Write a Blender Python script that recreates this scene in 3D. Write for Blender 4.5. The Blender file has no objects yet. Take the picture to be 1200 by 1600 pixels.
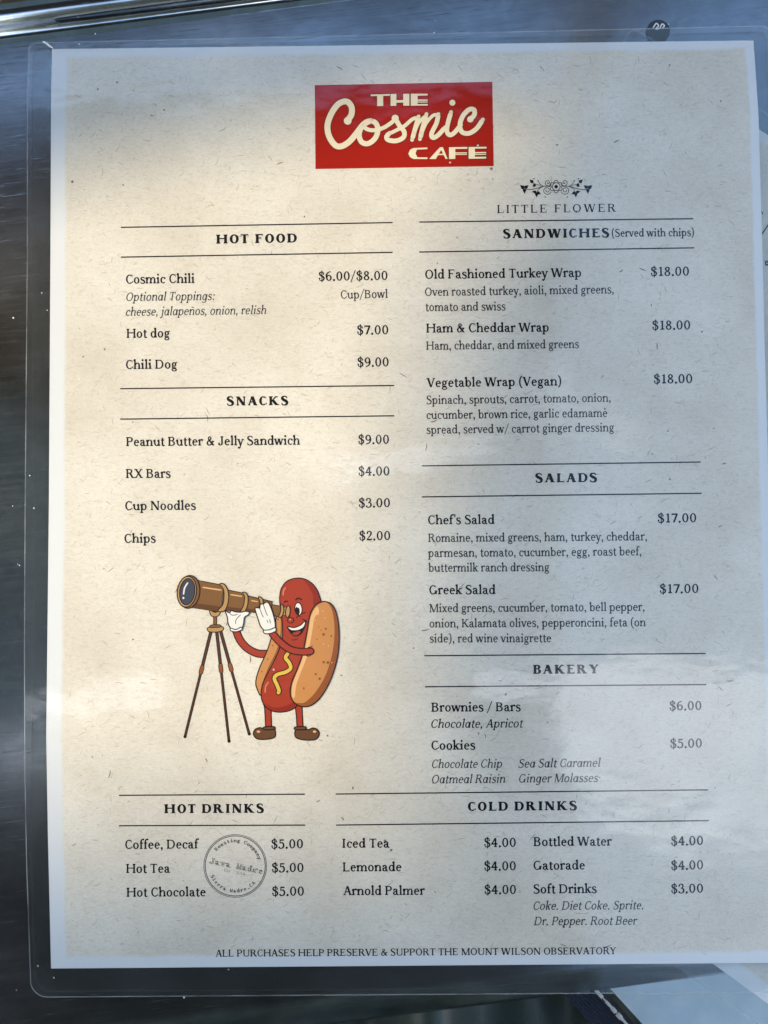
import bpy, bmesh, math, random
from mathutils import Vector, Matrix, Euler
from mathutils.geometry import delaunay_2d_cdt
R = math.radians
SC = bpy.context.scene
COL = SC.collection
random.seed(11)

# ------------------------------------------------------------------ camera
CAM_POS = Vector((-0.00670, -0.013209, 0.232528))
RV = Vector((0.0355057, 0.0041074, -0.0124767))            # rotation vector of the fitted camera
CAM_ROT = Matrix.Rotation(RV.length, 3, RV.normalized())
FPX = 1202.0                                               # focal length in units of a 1200 x 1600 frame
cam = bpy.data.cameras.new('camera')
cam.sensor_fit = 'AUTO'; cam.sensor_width = 36.0; cam.lens = 36.0 * FPX / 1600.0
cam.clip_start = 0.01; cam.clip_end = 600.0
cam_ob = bpy.data.objects.new('camera', cam); COL.objects.link(cam_ob)
cam_ob.location = CAM_POS; cam_ob.rotation_euler = CAM_ROT.to_euler()
SC.camera = cam_ob

# ------------------------------------------------------------------ world, sun, exposure
SUN_EL, SUN_AZ = R(27), R(-76)                             # azimuth clockwise from +Y: the sun stands to the left
SUN_DIR = Vector((math.sin(SUN_AZ) * math.cos(SUN_EL), math.cos(SUN_AZ) * math.cos(SUN_EL), math.sin(SUN_EL)))
world = bpy.data.worlds.new('World'); SC.world = world; world.use_nodes = True
wn, wl = world.node_tree.nodes, world.node_tree.links
wbg = wn['Background']; wbg.inputs['Strength'].default_value = 0.15
sky = wn.new('ShaderNodeTexSky'); sky.sky_type = 'NISHITA'; sky.sun_disc = False
sky.sun_elevation = SUN_EL; sky.sun_rotation = SUN_AZ; sky.dust_density = 0.4; sky.air_density = 1.3; sky.ozone_density = 1.8
wtc = wn.new('ShaderNodeTexCoord'); wno = wn.new('ShaderNodeTexNoise')
wno.inputs['Scale'].default_value = 3.2; wno.inputs['Detail'].default_value = 6; wno.inputs['Roughness'].default_value = 0.55
wsz = wn.new('ShaderNodeSeparateXYZ'); wl.new(wtc.outputs['Generated'], wsz.inputs[0])
wlo = wn.new('ShaderNodeMapRange'); wl.new(wsz.outputs['Z'], wlo.inputs['Value'])          # more cloud low down than overhead
wlo.inputs['From Min'].default_value = 0.45; wlo.inputs['From Max'].default_value = 0.80; wlo.inputs['To Min'].default_value = 0.065; wlo.inputs['To Max'].default_value = -0.11
wad = wn.new('ShaderNodeMath'); wad.operation = 'ADD'; wl.new(wno.outputs['Fac'], wad.inputs[0]); wl.new(wlo.outputs[0], wad.inputs[1])
wra = wn.new('ShaderNodeValToRGB'); wra.color_ramp.elements[0].position = 0.50; wra.color_ramp.elements[1].position = 0.62
wmx = wn.new('ShaderNodeMixRGB'); wmx.inputs['Color2'].default_value = (7.2, 7.0, 6.6, 1)   # sunlit cloud
wl.new(wtc.outputs['Generated'], wno.inputs['Vector']); wl.new(wad.outputs[0], wra.inputs['Fac'])
# two bright cloud streaks added overhead, placed to make sheens on the film
wsx = wn.new('ShaderNodeSeparateXYZ'); wl.new(wtc.outputs['Generated'], wsx.inputs[0])
def wband(c, w):
    a = wn.new('ShaderNodeMath'); a.operation = 'SUBTRACT'; wl.new(wsx.outputs['Y'], a.inputs[0]); a.inputs[1].default_value = c
    b = wn.new('ShaderNodeMath'); b.operation = 'ABSOLUTE'; wl.new(a.outputs[0], b.inputs[0])
    r = wn.new('ShaderNodeMapRange'); r.interpolation_type = 'SMOOTHSTEP'; wl.new(b.outputs[0], r.inputs['Value'])
    r.inputs['From Min'].default_value = w; r.inputs['From Max'].default_value = w * 1.5; r.inputs['To Min'].default_value = 1; r.inputs['To Max'].default_value = 0
    return r.outputs[0]
wb2 = wn.new('ShaderNodeMath'); wb2.operation = 'MULTIPLY'; wb2.inputs[1].default_value = 0.5; wl.new(wband(0.20, 0.05), wb2.inputs[0])
wxm = wn.new('ShaderNodeMapRange'); wl.new(wsx.outputs['X'], wxm.inputs['Value']); wxm.inputs['From Min'].default_value = 0.20; wxm.inputs['From Max'].default_value = 0.26
wxm.inputs['To Min'].default_value = 0.6; wxm.inputs['To Max'].default_value = 0.0; wl.new(wxm.outputs[0], wb2.inputs[1])
wa = wn.new('ShaderNodeMath'); wa.operation = 'ADD'; wa.use_clamp = True
wl.new(wband(-0.29, 0.055), wa.inputs[0]); wl.new(wb2.outputs[0], wa.inputs[1])
wup = wn.new('ShaderNodeMapRange'); wl.new(wsx.outputs['Z'], wup.inputs['Value']); wup.inputs['From Min'].default_value = 0.80; wup.inputs['From Max'].default_value = 0.88
wbb = wn.new('ShaderNodeMath'); wbb.operation = 'MULTIPLY'; wl.new(wa.outputs[0], wbb.inputs[0]); wl.new(wup.outputs[0], wbb.inputs[1])
wm2 = wn.new('ShaderNodeMixRGB'); wm2.inputs['Color2'].default_value = (6.0, 6.3, 6.9, 1)
wl.new(wbb.outputs[0], wm2.inputs['Fac']); wl.new(wmx.outputs['Color'], wm2.inputs['Color1'])
wl.new(wra.outputs['Color'], wmx.inputs['Fac']); wl.new(sky.outputs['Color'], wmx.inputs['Color1'])
wl.new(wm2.outputs['Color'], wbg.inputs['Color'])
sun = bpy.data.lights.new('sun', 'SUN'); sun.energy = 2.0; sun.angle = R(0.5); sun.color = (1.0, 0.82, 0.54)
sun_ob = bpy.data.objects.new('sun', sun); COL.objects.link(sun_ob)
sun_ob.location = SUN_DIR * 3; sun_ob.rotation_euler = SUN_DIR.to_track_quat('Z', 'Y').to_euler()
SC.view_settings.view_transform = 'Standard'; SC.view_settings.look = 'None'
SC.view_settings.exposure = 1.76; SC.view_settings.gamma = 1.0; SC.view_settings.use_curve_mapping = False
SC.cycles.transparent_max_bounces = 24
SC.cycles.max_bounces = 10

# ------------------------------------------------------------------ helpers: linking and tagging
def tag(o, label=None, cat=None, group=None, kind=None):
    if label: o['label'] = label
    if cat: o['category'] = cat
    if group: o['group'] = group
    if kind: o['kind'] = kind
    return o

def empty(name, loc=(0, 0, 0), rz=0):
    o = bpy.data.objects.new(name, None); COL.objects.link(o)
    o.location = loc; o.rotation_euler = (0, 0, rz); o.empty_display_size = 0.02
    return o

class MB:
    """collects polygons of one mesh object"""
    def __init__(s): s.v = []; s.f = []; s.m = []
    def poly(s, pts, mi=0):
        b = len(s.v); s.v += [tuple(p) for p in pts]; s.f.append(list(range(b, b + len(pts)))); s.m.append(mi)
    def grid(s, fn, nu, nv, mi=0, closed_u=False):
        b = len(s.v)
        for j in range(nv + 1):
            for i in range(nu + 1): s.v.append(tuple(fn(i / nu, j / nv)))
        for j in range(nv):
            for i in range(nu):
                a = b + j * (nu + 1) + i
                s.f.append([a, a + 1, a + nu + 2, a + nu + 1]); s.m.append(mi)
    def box(s, x0, x1, y0, y1, z0, z1, mi=0, fn=None):
        c = [(x, y, z) for z in (z0, z1) for y in (y0, y1) for x in (x0, x1)]
        if fn: c = [fn(*p) for p in c]
        b = len(s.v); s.v += c
        for q in ((0, 2, 3, 1), (4, 5, 7, 6), (0, 1, 5, 4), (2, 6, 7, 3), (0, 4, 6, 2), (1, 3, 7, 5)):
            s.f.append([b + k for k in q]); s.m.append(mi)
    def build(s, name, mats, parent=None, smooth=False):
        me = bpy.data.meshes.new(name)
        me.from_pydata(s.v, [], s.f)
        for m in (mats if isinstance(mats, (list, tuple)) else [mats]): me.materials.append(m)
        me.polygons.foreach_set('material_index', s.m)
        if smooth: me.polygons.foreach_set('use_smooth', [True] * len(s.f))
        me.update()
        o = bpy.data.objects.new(name, me); COL.objects.link(o)
        if parent: o.parent = parent
        return o

# ------------------------------------------------------------------ helpers: materials
def mat(name, col=(0.5, 0.5, 0.5), rough=0.5, metal=0.0, spec=0.5):
    m = bpy.data.materials.new(name); m.use_nodes = True
    b = m.node_tree.nodes['Principled BSDF']
    b.inputs['Base Color'].default_value = (*col, 1); b.inputs['Roughness'].default_value = rough
    b.inputs['Metallic'].default_value = metal; b.inputs['Specular IOR Level'].default_value = spec
    return m
class NT:
    def __init__(s, m): s.n = m.node_tree.nodes; s.l = m.node_tree.links; s.b = s.n.get('Principled BSDF')
    def new(s, t, **k):
        x = s.n.new(t)
        for a, v in k.items():
            if a.startswith('i_'):
                x.inputs[a[2:].replace('_', ' ')].default_value = v
            else: setattr(x, a, v)
        return x
    def link(s, a, b): s.l.new(a, b)
    def noise(s, vec, scale, detail=4, rough=0.5, dist=0.0):
        x = s.new('ShaderNodeTexNoise', i_Scale=scale, i_Detail=detail, i_Roughness=rough, i_Distortion=dist)
        s.link(vec, x.inputs['Vector']); return x.outputs['Fac']
    def mapping(s, vec, scale=(1, 1, 1), rot=(0, 0, 0), loc=(0, 0, 0)):
        x = s.new('ShaderNodeMapping'); x.inputs['Scale'].default_value = scale
        x.inputs['Rotation'].default_value = rot; x.inputs['Location'].default_value = loc
        s.link(vec, x.inputs['Vector']); return x.outputs['Vector']
    def ramp(s, fac, stops):
        x = s.new('ShaderNodeValToRGB'); e = x.color_ramp.elements
        while len(e) < len(stops): e.new(0.5)
        for k, (p, c) in enumerate(stops):
            e[k].position = p; e[k].color = (c, c, c, 1) if not isinstance(c, tuple) else (*c, 1)
        s.link(fac, x.inputs['Fac']); return x.outputs['Color']
    def mix(s, fac, a, b, mode='MIX'):
        x = s.new('ShaderNodeMixRGB', blend_type=mode)
        for sock, v in (('Fac', fac), ('Color1', a), ('Color2', b)):
            if isinstance(v, (int, float)): x.inputs[sock].default_value = v
            elif isinstance(v, tuple): x.inputs[sock].default_value = (*v, 1)
            else: s.link(v, x.inputs[sock])
        return x.outputs['Color']
    def math(s, op, a, b=0.0, clamp=False):
        x = s.new('ShaderNodeMath', operation=op, use_clamp=clamp)
        for k, v in enumerate((a, b)):
            if isinstance(v, (int, float)): x.inputs[k].default_value = v
            else: s.link(v, x.inputs[k])
        return x.outputs[0]
    def smooth(s, val, a, b):
        x = s.new('ShaderNodeMapRange', interpolation_type='SMOOTHSTEP')
        s.link(val, x.inputs['Value']); x.inputs['From Min'].default_value = a; x.inputs['From Max'].default_value = b
        return x.outputs['Result']
    def obj(s): return s.new('ShaderNodeTexCoord').outputs['Object']
    def bump(s, h, strength, dist=0.001):
        x = s.new('ShaderNodeBump'); x.inputs['Strength'].default_value = strength; x.inputs['Distance'].default_value = dist
        s.link(h, x.inputs['Height']); return x.outputs['Normal']

# ------------------------------------------------------------------ the sheet surface
# printed positions are written on the sheet's own 1200 x 1600 layout grid; at() turns one into metres on the sheet
def bulge(x, y):
    yy = y + 0.030
    g = math.exp(-(yy / 0.062) ** 2) if yy > 0 else math.exp(-(yy / 0.052) ** 2)
    e = 0.0031 * g * (0.80 + 0.20 * math.cos(x * 22))
    e += 0.0005 * math.sin(x * 38 + y * 14) * math.sin(y * 31 + 0.7) * math.exp(-(x / 0.10) ** 2 - (y / 0.13) ** 2)
    return e
BASE = 0.0012
def surf_main(x, y): return BASE + bulge(x, y)
def surf_flat(x, y): return 0.0
def at(px, py, surf=surf_main):
    d = CAM_ROT @ Vector(((px - 600.0) / FPX, -(py - 800.0) / FPX, -1.0))
    z = BASE
    for _ in range(12):
        t = (z - CAM_POS.z) / d.z
        p = CAM_POS + d * t
        z = surf_main(p.x, p.y)
    return p.x, p.y
def lift(xy, dz, surf): return (xy[0], xy[1], surf(xy[0], xy[1]) + dz)

PAPER_T = 0.00010          # top face of the paper above the sheet surface
INK = 0.00002              # one ink layer
FILM_T = 0.00042           # top face of the laminating film

# outline of the paper, as measured along its edges
ED_L = [(81.5, 77), (80, 150), (79, 400), (76.5, 800), (72.5, 1150), (75, 1300), (80, 1513)]
ED_R = [(1177, 63.5), (1185, 181), (1190.6, 375), (1193.5, 500), (1199, 700), (1208, 1000), (1213, 1200), (1222, 1504)]
def lerp_edge(E, t):
    y = E[0][1] + (E[-1][1] - E[0][1]) * t
    for (xa, ya), (xb, yb) in zip(E, E[1:]):
        if y <= yb + 1e-6:
            return xa + (xb - xa) * (y - ya) / (yb - ya), y
    return E[-1]
def paper_uv(u, v, over=(0, 0, 0, 0)):
    """u right, v down; metres"""
    a = lerp_edge(ED_L, min(max(v, 0), 1)); b = lerp_edge(ED_R, min(max(v, 0), 1))
    return at(a[0] + (b[0] - a[0]) * u, a[1] + (b[1] - a[1]) * u)

# ------------------------------------------------------------------ stroke lettering (an own serif design)
CAP, XH, ASC, DSC = 692.0, 484.0, 757.0, -216.0
def catmull(P, n=8, closed=False):
    out = []; N = len(P); rng = N if closed else N - 1
    for i in range(rng):
        p0 = P[(i - 1) % N] if closed else P[max(i - 1, 0)]; p1 = P[i % N]
        p2 = P[(i + 1) % N]; p3 = P[(i + 2) % N] if closed else P[min(i + 2, N - 1)]
        for k in range(n):
            t = k / n; t2 = t * t; t3 = t2 * t
            out.append(tuple(0.5 * (2 * b + (c - a) * t + (2 * a - 5 * b + 4 * c - d) * t2 + (3 * b - a - 3 * c + d) * t3)
                             for a, b, c, d in zip(p0, p1, p2, p3)))
    if not closed: out.append(tuple(P[-1]))
    return out
def ribbon(pts, widths, closed=False):
    """quads of a stroke along pts; widths one number or one per point"""
    n = len(pts); L = []; Rr = []
    for i in range(n):
        a = pts[(i - 1) % n] if (closed or i > 0) else pts[i]; b = pts[(i + 1) % n] if (closed or i < n - 1) else pts[i]
        dx, dy = b[0] - a[0], b[1] - a[1]; l = math.hypot(dx, dy) or 1
        w = (widths if isinstance(widths, (int, float)) else widths[i]) / 2
        L.append((pts[i][0] - dy / l * w, pts[i][1] + dx / l * w)); Rr.append((pts[i][0] + dy / l * w, pts[i][1] - dx / l * w))
    q = []
    for i in range(n if closed else n - 1):
        j = (i + 1) % n
        q.append([L[i], L[j], Rr[j], Rr[i]])
    return q
def disc(cx, cy, rx, ry=None, n=14, rot=0):
    ry = rx if ry is None else ry; c, s = math.cos(rot), math.sin(rot)
    return [(cx + c * rx * math.cos(k * 2 * math.pi / n) - s * ry * math.sin(k * 2 * math.pi / n),
             cy + s * rx * math.cos(k * 2 * math.pi / n) + c * ry * math.sin(k * 2 * math.pi / n)) for k in range(n)]

class Face:
    """one weight of the lettering: S stem, H hairline; italic slants and drops the foot serifs"""
    def __init__(s, S=84, H=36, ital=False, serif=52, slab=False, even=False):
        s.even = even; s.S, s.H, s.it, s.sf, s.slab = S, H, ital, serif, slab; s.cache = {}
    # --- pieces
    def rect(s, x0, y0, x1, y1): s.P.append([(x0, y0), (x1, y0), (x1, y1), (x0, y1)])
    def ring(s, cx, cy, rx, ry, a0=0, a1=360, S=None, H=None):
        S = s.S if S is None else S; H = s.H if H is None else H; n = max(5, int(abs(a1 - a0) / 16))
        for k in range(n):
            A, B = R(a0 + (a1 - a0) * k / n), R(a0 + (a1 - a0) * (k + 1) / n)
            s.P.append([(cx + rx * math.cos(A), cy + ry * math.sin(A)), (cx + rx * math.cos(B), cy + ry * math.sin(B)),
                        (cx + (rx - S) * math.cos(B), cy + (ry - H) * math.sin(B)), (cx + (rx - S) * math.cos(A), cy + (ry - H) * math.sin(A))])
    def slabs(s, x, y, up, l=1, r=1, ext=None, S=None):
        e = s.sf if ext is None else ext; S = s.S if S is None else S; h = s.H * 0.9; d = 1 if up else -1
        x0 = x - S / 2 - e * l; x1 = x + S / 2 + e * r
        s.rect(x0, min(y, y + d * h), x1, max(y, y + d * h))
        if l: s.P.append([(x - S / 2, y + d * h), (x - S / 2 - e * .55, y + d * h), (x - S / 2, y + d * (h + e * .6))])
        if r: s.P.append([(x + S / 2, y + d * h), (x + S / 2 + e * .55, y + d * h), (x + S / 2, y + d * (h + e * .6))])
    def st(s, x, y0, y1, t=0, b=0, S=None):
        W = s.S if S is None else S
        s.rect(x - W / 2, y0, x + W / 2, y1)
        if t == 2: s.slabs(x, y1, False, S=W)
        if t == 1: s.P.append([(x - W / 2, y1), (x - W / 2 - s.sf * 1.05, y1 - s.H * .9), (x - W / 2 - s.sf * 1.05, y1 - s.H * 1.7), (x - W / 2, y1 - s.H * 2.2)])
        if b == 2 and not (s.it and y0 == 0 and y1 <= ASC and t != 2): s.slabs(x, y0, True, S=W)
        elif b in (2, 3) and s.it: s.P += ribbon(catmull([(x, 70), (x + 25, 22), (x + W / 2 + s.sf, 62)], 4), [W * .8] * 4 + [W * .5] * 4 + [s.H * .6])
        if b == 1: s.P.append([(x + W / 2, y0), (x + W / 2 + s.sf, y0 + s.H * .3), (x + W / 2 + s.sf, y0 + s.H * 1.2), (x + W / 2, y0 + s.H * 1.5)])
    def dg(s, x0, y0, x1, y1, w): s.P.append([(x0 - w / 2, y0), (x0 + w / 2, y0), (x1 + w / 2, y1), (x1 - w / 2, y1)])
    def ball(s, x, y, r=None): s.P.append(disc(x, y, r or s.S * .55))
    def cv(s, pts, w, n=6):
        c = catmull(pts, n)
        if not isinstance(w, (int, float)):
            ww = [];
            for i in range(len(c)):
                t = i / (len(c) - 1) * (len(w) - 1); k = min(int(t), len(w) - 2); ww.append(w[k] + (w[k + 1] - w[k]) * (t - k))
            w = ww
        s.P += ribbon(c, w)
    # --- glyphs
    def glyph(s, c):
        if c in s.cache: return s.cache[c]
        s.P = []; S, H, st, ring, rect, dg, cv, ball, slabs = s.S, s.H, s.st, s.ring, s.rect, s.dg, s.cv, s.ball, s.slabs
        adv = 560; it = s.it; x = XH; thin = H * 1.15; th = S * 1.12
        if c == ' ': adv = 245
        elif c == 'a':
            if it: ring(245, 242, 205, 254); st(430, 0, x, 0, 3); adv = 545
            else:
                ring(240, 340, 170, 156, 0, 150); ball(122, 390, S * .55); st(410 - S / 2, 60, 345)
                ring(225, 142, 190, 154, 60, 320); cv([(225, 296 - H / 2), (330, 300), (385, 305)], H); cv([(390, 80), (420, 30), (500, 22)], [S * .9, S * .7, H]); adv = 515
        elif c == 'b': st(128, 10, ASC, 1); ring(300, 242, 225, 254); adv = 565
        elif c == 'c': ring(260, 242, 225, 254, 42, 318); ball(400, 382); adv = 465
        elif c == 'd': ring(262, 242, 225, 254); st(440, 0, ASC, 1, 3 if it else 1); adv = 580
        elif c == 'e': ring(258, 242, 222, 254, 0, 318); rect(60, 236, 470, 236 + H); adv = 500
        elif c == 'f':
            if it: cv([(60, -190), (115, -150), (150, 80), (190, 480), (250, 720), (340, 730)], [H, S * .8, S, S, S * .9, H]); ball(340, 710, S * .45); rect(50, x - H, 320, x); adv = 330
            else: st(150, 0, 600, 0, 2); ring(258, 600, 150, 165, 55, 180); ball(330, 715); rect(40, x - H, 310, x); adv = 345
        elif c == 'g':
            if it: ring(245, 242, 205, 254); st(430, -60, x, 0, 0); ring(260, -70, 212, 150, 200, 360); adv = 545
            else:
                ring(245, 318, 190, 178); ring(250, -88, 220, 132, 0, 360, S * .8); cv([(135, 190), (100, 110), (160, 60), (330, 45), (400, 10)], [H, S * .6, S * .8, S * .9, S * .8]); cv([(380, 430), (440, 475), (510, 470)], [H, S * .5, S * .7]); adv = 520
        elif c in 'hnmru' or c == 'ñ':
            if c == 'u':
                st(128, 170, x, 1); ring(290, 180, 204, 194, 180, 335); st(455, 0, x, 1, 3 if it else 1); adv = 590
            elif c == 'r':
                st(135, 0, x, 1, 2); cv([(150, 320), (220, 430), (320, 465)], [H, S * .6, S * .8]); ball(340, 430, S * .62); adv = 415
            else:
                top = ASC if c == 'h' else x
                st(128, 0, top, 1, 2); xs = (128, 440, 752) if c == 'm' else (128, 462)
                for a, b in zip(xs, xs[1:]):
                    cx = (a + b) / 2 + 30; rx = b + S / 2 - cx
                    ring(cx, 300, rx, 196, 0, 140); st(b, 0, 305, 0, 2)
                    cv([(a + S * .3, 300), (a + 90, 390), (cx - rx * .5, 455)], H)
                adv = 885 if c == 'm' else 592
                if c == 'ñ': cv([(180, 610), (240, 660), (330, 610), (400, 660)], S * .55)
        elif c == 'i': st(150, 0, x, 1, 2); ball(150, 665, S * .64); adv = 297
        elif c == 'j': st(165, -80, x, 1); ring(60, -80, 105 + S / 2, 136, 270, 360); ball(25, -170); ball(165, 665, S * .64); adv = 292
        elif c == 'k':
            st(128, 0, ASC, 1, 2); dg(170, 215, 420, x, thin * 1.4); dg(430, 0, 240, 290, th * 1.2); slabs(430, x, False, S=H, ext=60)
            if not it: slabs(440, 0, True, S=S, ext=50)
            adv = 540
        elif c == 'l': st(148, 0, ASC, 1, 2); adv = 292
        elif c == 'o': ring(270, 242, 235, 254); adv = 540
        elif c == 'p': st(128, DSC, x, 1, 2); ring(305, 242, 228, 254); adv = 575
        elif c == 'q': ring(262, 242, 225, 254); st(440, DSC, x, 0, 2); adv = 560
        elif c == 's':
            cv([(365, 375), (330, 450), (215, 475), (110, 420), (105, 340), (190, 280), (300, 225), (375, 150), (330, 50), (220, 10), (105, 35), (65, 120)],
               [H * .8, H, H, S * .8, S * .9, S, S, S * .9, S * .8, H, H, H * .8]); rect(340, 340, 375, 455); rect(60, 30, 92, 150); adv = 440
        elif c == 't': st(165, 90, 610, 0, 0); cv([(165, 110), (185, 35), (260, 18), (345, 55)], [S, S * .8, H * 1.3, H]); rect(40, x - H, 330, x); s.P.append([(165 - S / 2, x), (165 + S / 2, x), (165 + S / 2, 620), (165, 560)]); adv = 352
        elif c == 'v': dg(75, x, 255, 0, th); dg(430, x, 265, 0, thin); slabs(75, x, False, ext=45); slabs(430, x, False, S=H, ext=55); adv = 502
        elif c == 'w': dg(70, x, 215, 0, th); dg(375, x, 225, 0, thin); dg(375, x, 515, 0, th); dg(665, x, 525, 0, thin); slabs(70, x, False, ext=45); slabs(375, x, False, ext=35); slabs(670, x, False, S=H, ext=55); adv = 745
        elif c == 'x': dg(95, x, 400, 0, th * 1.1); dg(400, x, 95, 0, thin * 1.2); slabs(95, x, False, ext=40); slabs(400, x, False, S=H, ext=60); slabs(95, 0, True, S=H, ext=60); slabs(410, 0, True, ext=40); adv = 505
        elif c == 'y': dg(75, x, 262, 0, th); dg(430, x, 215, -130, thin); cv([(225, -110), (180, -195), (100, -200)], [thin, S * .7, S]); ball(95, -180, S * .55); slabs(75, x, False, ext=45); slabs(430, x, False, S=H, ext=55); adv = 498
        elif c == 'z': rect(50, x - H, 400, x); rect(45, 0, 405, H); dg(350, x, 85, 0, th * 1.15); rect(50, x - 130, 78, x); rect(378, 0, 405, 130); adv = 450
        # capitals
        elif c == 'A': dg(335, CAP, 575, 0, th * 1.08); dg(320, CAP, 95, 0, thin); rect(185, 220, 480, 220 + H); slabs(95, 0, True, S=H); slabs(575, 0, True); adv = 675
        elif c == 'B': st(140, 0, CAP, 2, 2); rect(140, CAP - H, 350, CAP); rect(140, 345, 360, 345 + H); rect(140, 0, 370, H); ring(345, 520, 205, 172, -90, 90); ring(360, 190, 235, 190, -90, 90); adv = 660
        elif c == 'C': ring(350, 346, 305, 358, 48, 312); rect(540, 470, 575, CAP); cv([(555, 90), (580, 130), (590, 190)], H); adv = 645
        elif c == 'D': st(140, 0, CAP, 2, 2); rect(140, CAP - H, 370, CAP); rect(140, 0, 370, H); ring(365, 346, 330, 346, -90, 90); adv = 755
        elif c in 'EF':
            st(140, 0, CAP, 2, 2); rect(140, CAP - H, 545, CAP); rect(512, CAP - 175, 545, CAP); rect(140, 340, 420, 340 + H); rect(395, 265, 425, 450); adv = 605
            if c == 'E': rect(140, 0, 570, H); rect(540, 0, 575, 185); adv = 655
        elif c == 'G': ring(350, 346, 305, 358, 48, 325); rect(545, 480, 580, CAP); st(590, 20, 300, 2, 0); adv = 730
        elif c == 'H': st(140, 0, CAP, 2, 2); st(665, 0, CAP, 2, 2); rect(140, 335, 665, 335 + H); adv = 810
        elif c == 'I': st(195, 0, CAP, 2, 2); adv = 392
        elif c == 'J': st(330, 120, CAP, 2, 0); ring(200, 140, 130 + S / 2, 152, 190, 360); ball(95, 150); adv = 505
        elif c == 'K': st(140, 0, CAP, 2, 2); dg(190, 290, 560, CAP, thin * 1.3); dg(600, 0, 290, 400, th * 1.2); slabs(560, CAP, False, S=H, ext=70); slabs(610, 0, True, ext=50); adv = 700
        elif c == 'L': st(140, 0, CAP, 2, 2); rect(140, 0, 555, H); rect(522, 0, 557, 200); adv = 605
        elif c == 'M': st(130, 0, CAP, 0, 2, H * 1.1); st(785, 0, CAP, 2, 2); dg(140, CAP, 455, 0, th * 1.1); dg(760, CAP, 455, 0, thin); slabs(130, CAP, False, S=H, ext=60); adv = 920
        elif c == 'N': st(130, 0, CAP, 0, 2, H * 1.1); st(630, 0, CAP, 2, 0, H * 1.1); dg(140, CAP, 620, 0, th * 1.15); slabs(120, CAP, False, S=H, ext=60); adv = 765
        elif c == 'O': ring(372, 346, 328, 358); adv = 745
        elif c == 'P': st(140, 0, CAP, 2, 2); rect(140, CAP - H, 350, CAP); rect(140, 300, 350, 300 + H); ring(345, 496, 230, 196, -90, 90); adv = 612
        elif c == 'Q': ring(372, 346, 328, 358); cv([(330, 30), (450, -90), (660, -150)], [H, S, S * .6]); adv = 745
        elif c == 'R': st(140, 0, CAP, 2, 2); rect(140, CAP - H, 350, CAP); rect(140, 340, 350, 340 + H); ring(345, 516, 215, 176, -90, 90); dg(590, 0, 370, 355, th * 1.15); slabs(615, 0, True, l=0, r=1, ext=45); adv = 705
        elif c == 'S':
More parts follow.
